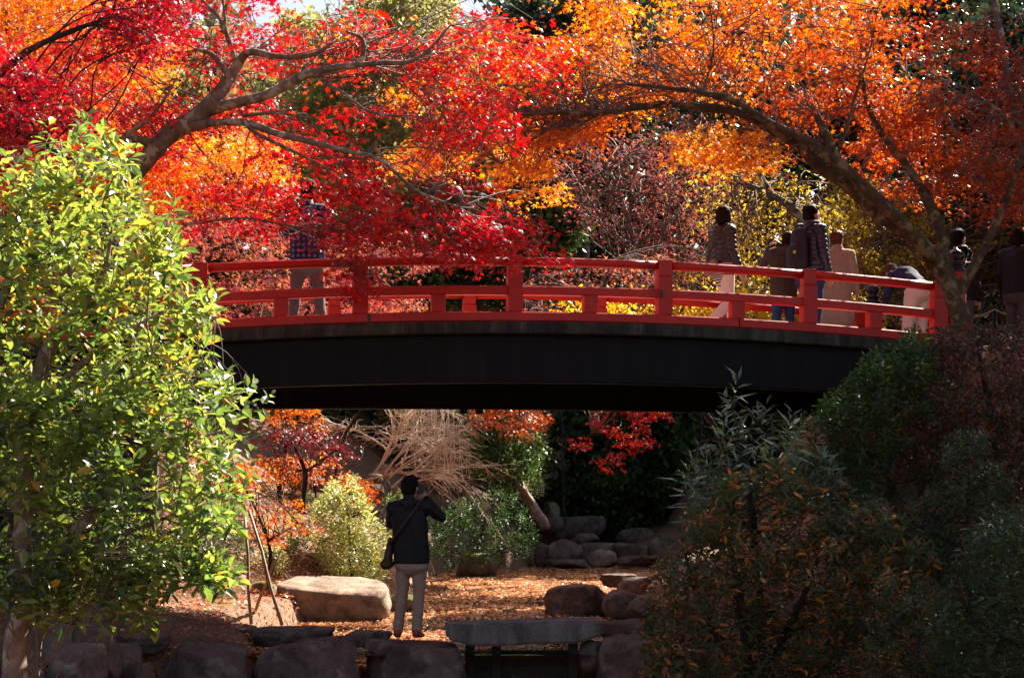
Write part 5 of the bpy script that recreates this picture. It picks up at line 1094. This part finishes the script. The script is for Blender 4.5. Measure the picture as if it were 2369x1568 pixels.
plant('green_shrub', 'green shrub beside the orange sapling at the pond bank', 'shrub',
  [([(650, 1220), (720, 1200), (750, 1260), (720, 1330), (660, 1310)], 90, 25, 26.4, .35), ([(590, 1190), (680, 1170), (720, 1230), (680, 1290), (600, 1280)], 60, 23.4, 24.6, .5), ([(570, 1120), (660, 1110), (740, 1150), (720, 1210), (600, 1200)], 80, 26.4, 27.8, .4), ([(880, 1150), (930, 1130), (930, 1250), (900, 1260)], 50, 27, 28.5, .3)], [[(700, 1370, 25.6, .02), (700, 1260, 25.6, .01)]],
  leaf='bush_leaf', bark='bark_dark', mode='rosettes', k=9, size=.07, tvar=.14, shape=LANCE, twigs=8, gaps=.2)
plant('low_green_shrub', 'low dim green shrub left of the stakes under the bush tips', 'shrub',
  [([(440, 1240), (540, 1200), (590, 1240), (580, 1310), (520, 1340), (450, 1330)], 110, 21.4, 23.2, .5)], [[(520, 1390, 22.3, .02), (520, 1290, 22.3, .01)]],
  leaf='camellia_leaf', bark='bark_dark', mode='rosettes', k=9, size=.07, tvar=.2, shape=LANCE, twigs=6, gaps=.2)
plant('dark_shrub', 'dense dark green shrub overhanging the pond right of the photographer', 'shrub',
  [([(990, 1200), (1040, 1160), (1120, 1140), (1190, 1140), (1230, 1190), (1250, 1250), (1220, 1290), (1130, 1300), (1060, 1310), (1000, 1305)], 520, 36.5, 39.5, .4)],
  [[(1100, 1330, 38, .08), (1110, 1250, 38, .05), (1130, 1160, 38, .02)]],
  leaf='camellia_leaf', bark='bark_dark', mode='rosettes', k=9, size=.11, tvar=.2, shape=LANCE, twigs=14, gaps=.3)
plant('pale_sapling', 'pale leaved sapling behind the leaning trunk', 'shrub',
  [([(1210, 1110), (1250, 1095), (1258, 1140), (1225, 1160)], 40, 41, 42, .7)], [[(1236, 1225, 41.6, .03), (1236, 1130, 41.6, .012)]],
  leaf='pale_leaf', bark='bark_dark', mode='rosettes', k=8, size=.09, tvar=.14, shape=LANCE, twigs=6, gaps=.1)

# ------------------------------------------------------------------ fallen leaves
def litter(name, n, fx, fY, on_water, size, thin=0.0, tint=.5, shape=MAPLE3, clump=True):
    global TRI_COUNT
    x = rng.uniform(*fx, n); Y = fY[0]+(fY[1]-fY[0])*rng.random(n)**1.5; l, r = shore(Y)
    ok = ((x > l-.1) & (x < r+.1)) if on_water else ((x < l) | (x > r) | (Y < 17.2) | (Y > 46.5))
    if clump:
        g = np.array([noise.noise(Vector((a*1.1, b*.8, 5.0)))+.5*noise.noise(Vector((a*3.5, b*2.6, 9))) for a, b in zip(x, Y)]); ok &= (g > thin) | (rng.random(n) < .25)
    x, Y = x[ok], Y[ok]; m = len(x)
    z = np.full(m, WATER_Z+.006)+rng.random(m)*.01 if on_water else height(x, Y)+.05+rng.random(m)*.02
    P = np.stack([x, Y, z], 1); a = rng.random(m)*6.28; U = np.stack([np.cos(a), np.sin(a), rng.normal(0, .12, m)], 1)
    s = .22 if on_water else .4; N = np.stack([rng.normal(0, s, m), rng.normal(0, s, m), np.ones(m)], 1)
    me = leaf_mesh(name, P, U, N, size*rng.uniform(.7, 1.3, m)*np.interp(Y, [18, 45], [1, 1.7]), tint+rng.normal(0, .25, m), shape, M['fallen_leaf'])
    return props(link(name, me), kind='stuff')
litter('floating_leaves', 62000, (-3.5, 4.2), (17.0, 46), True, .047, -.22, .52)
litter('fallen_leaves', 46000, (-6.0, 5.0), (16.2, 30), False, .045, -.35, .36)
def far_wood():
    P = []
    for x in np.arange(-700, 3100, 16.0):
        top = -60 if x < 560 else 100 if x < 820 else -20 if x < 980 else 90 if x < 1160 else -60
        top = top+60*noise.noise(Vector((x/140, 2, 0)))+25*noise.noise(Vector((x/40, 5, 0)))
        for y in np.arange(top, 1150, 17.0): P.append(W(x+rng.normal(0, 8), y+rng.normal(0, 8), 66+rng.uniform(-3, 5)))
    P = np.array([tuple(p) for p in P]); n = len(P); P = np.repeat(P, 2, 0)+rng.normal(0, .3, (n*2, 3)); n *= 2
    me = leaf_mesh('far_wood', P, rng.normal(0, 1, (n, 3)), rng.normal(0, .7, (n, 3))+np.array([0, -.5, .5]), rng.uniform(.35, .7, n), rng.normal(.4, .2, n), QUAD, M['olive_leaf'])
    return props(link('far_wood', me), kind='stuff')
far_wood()
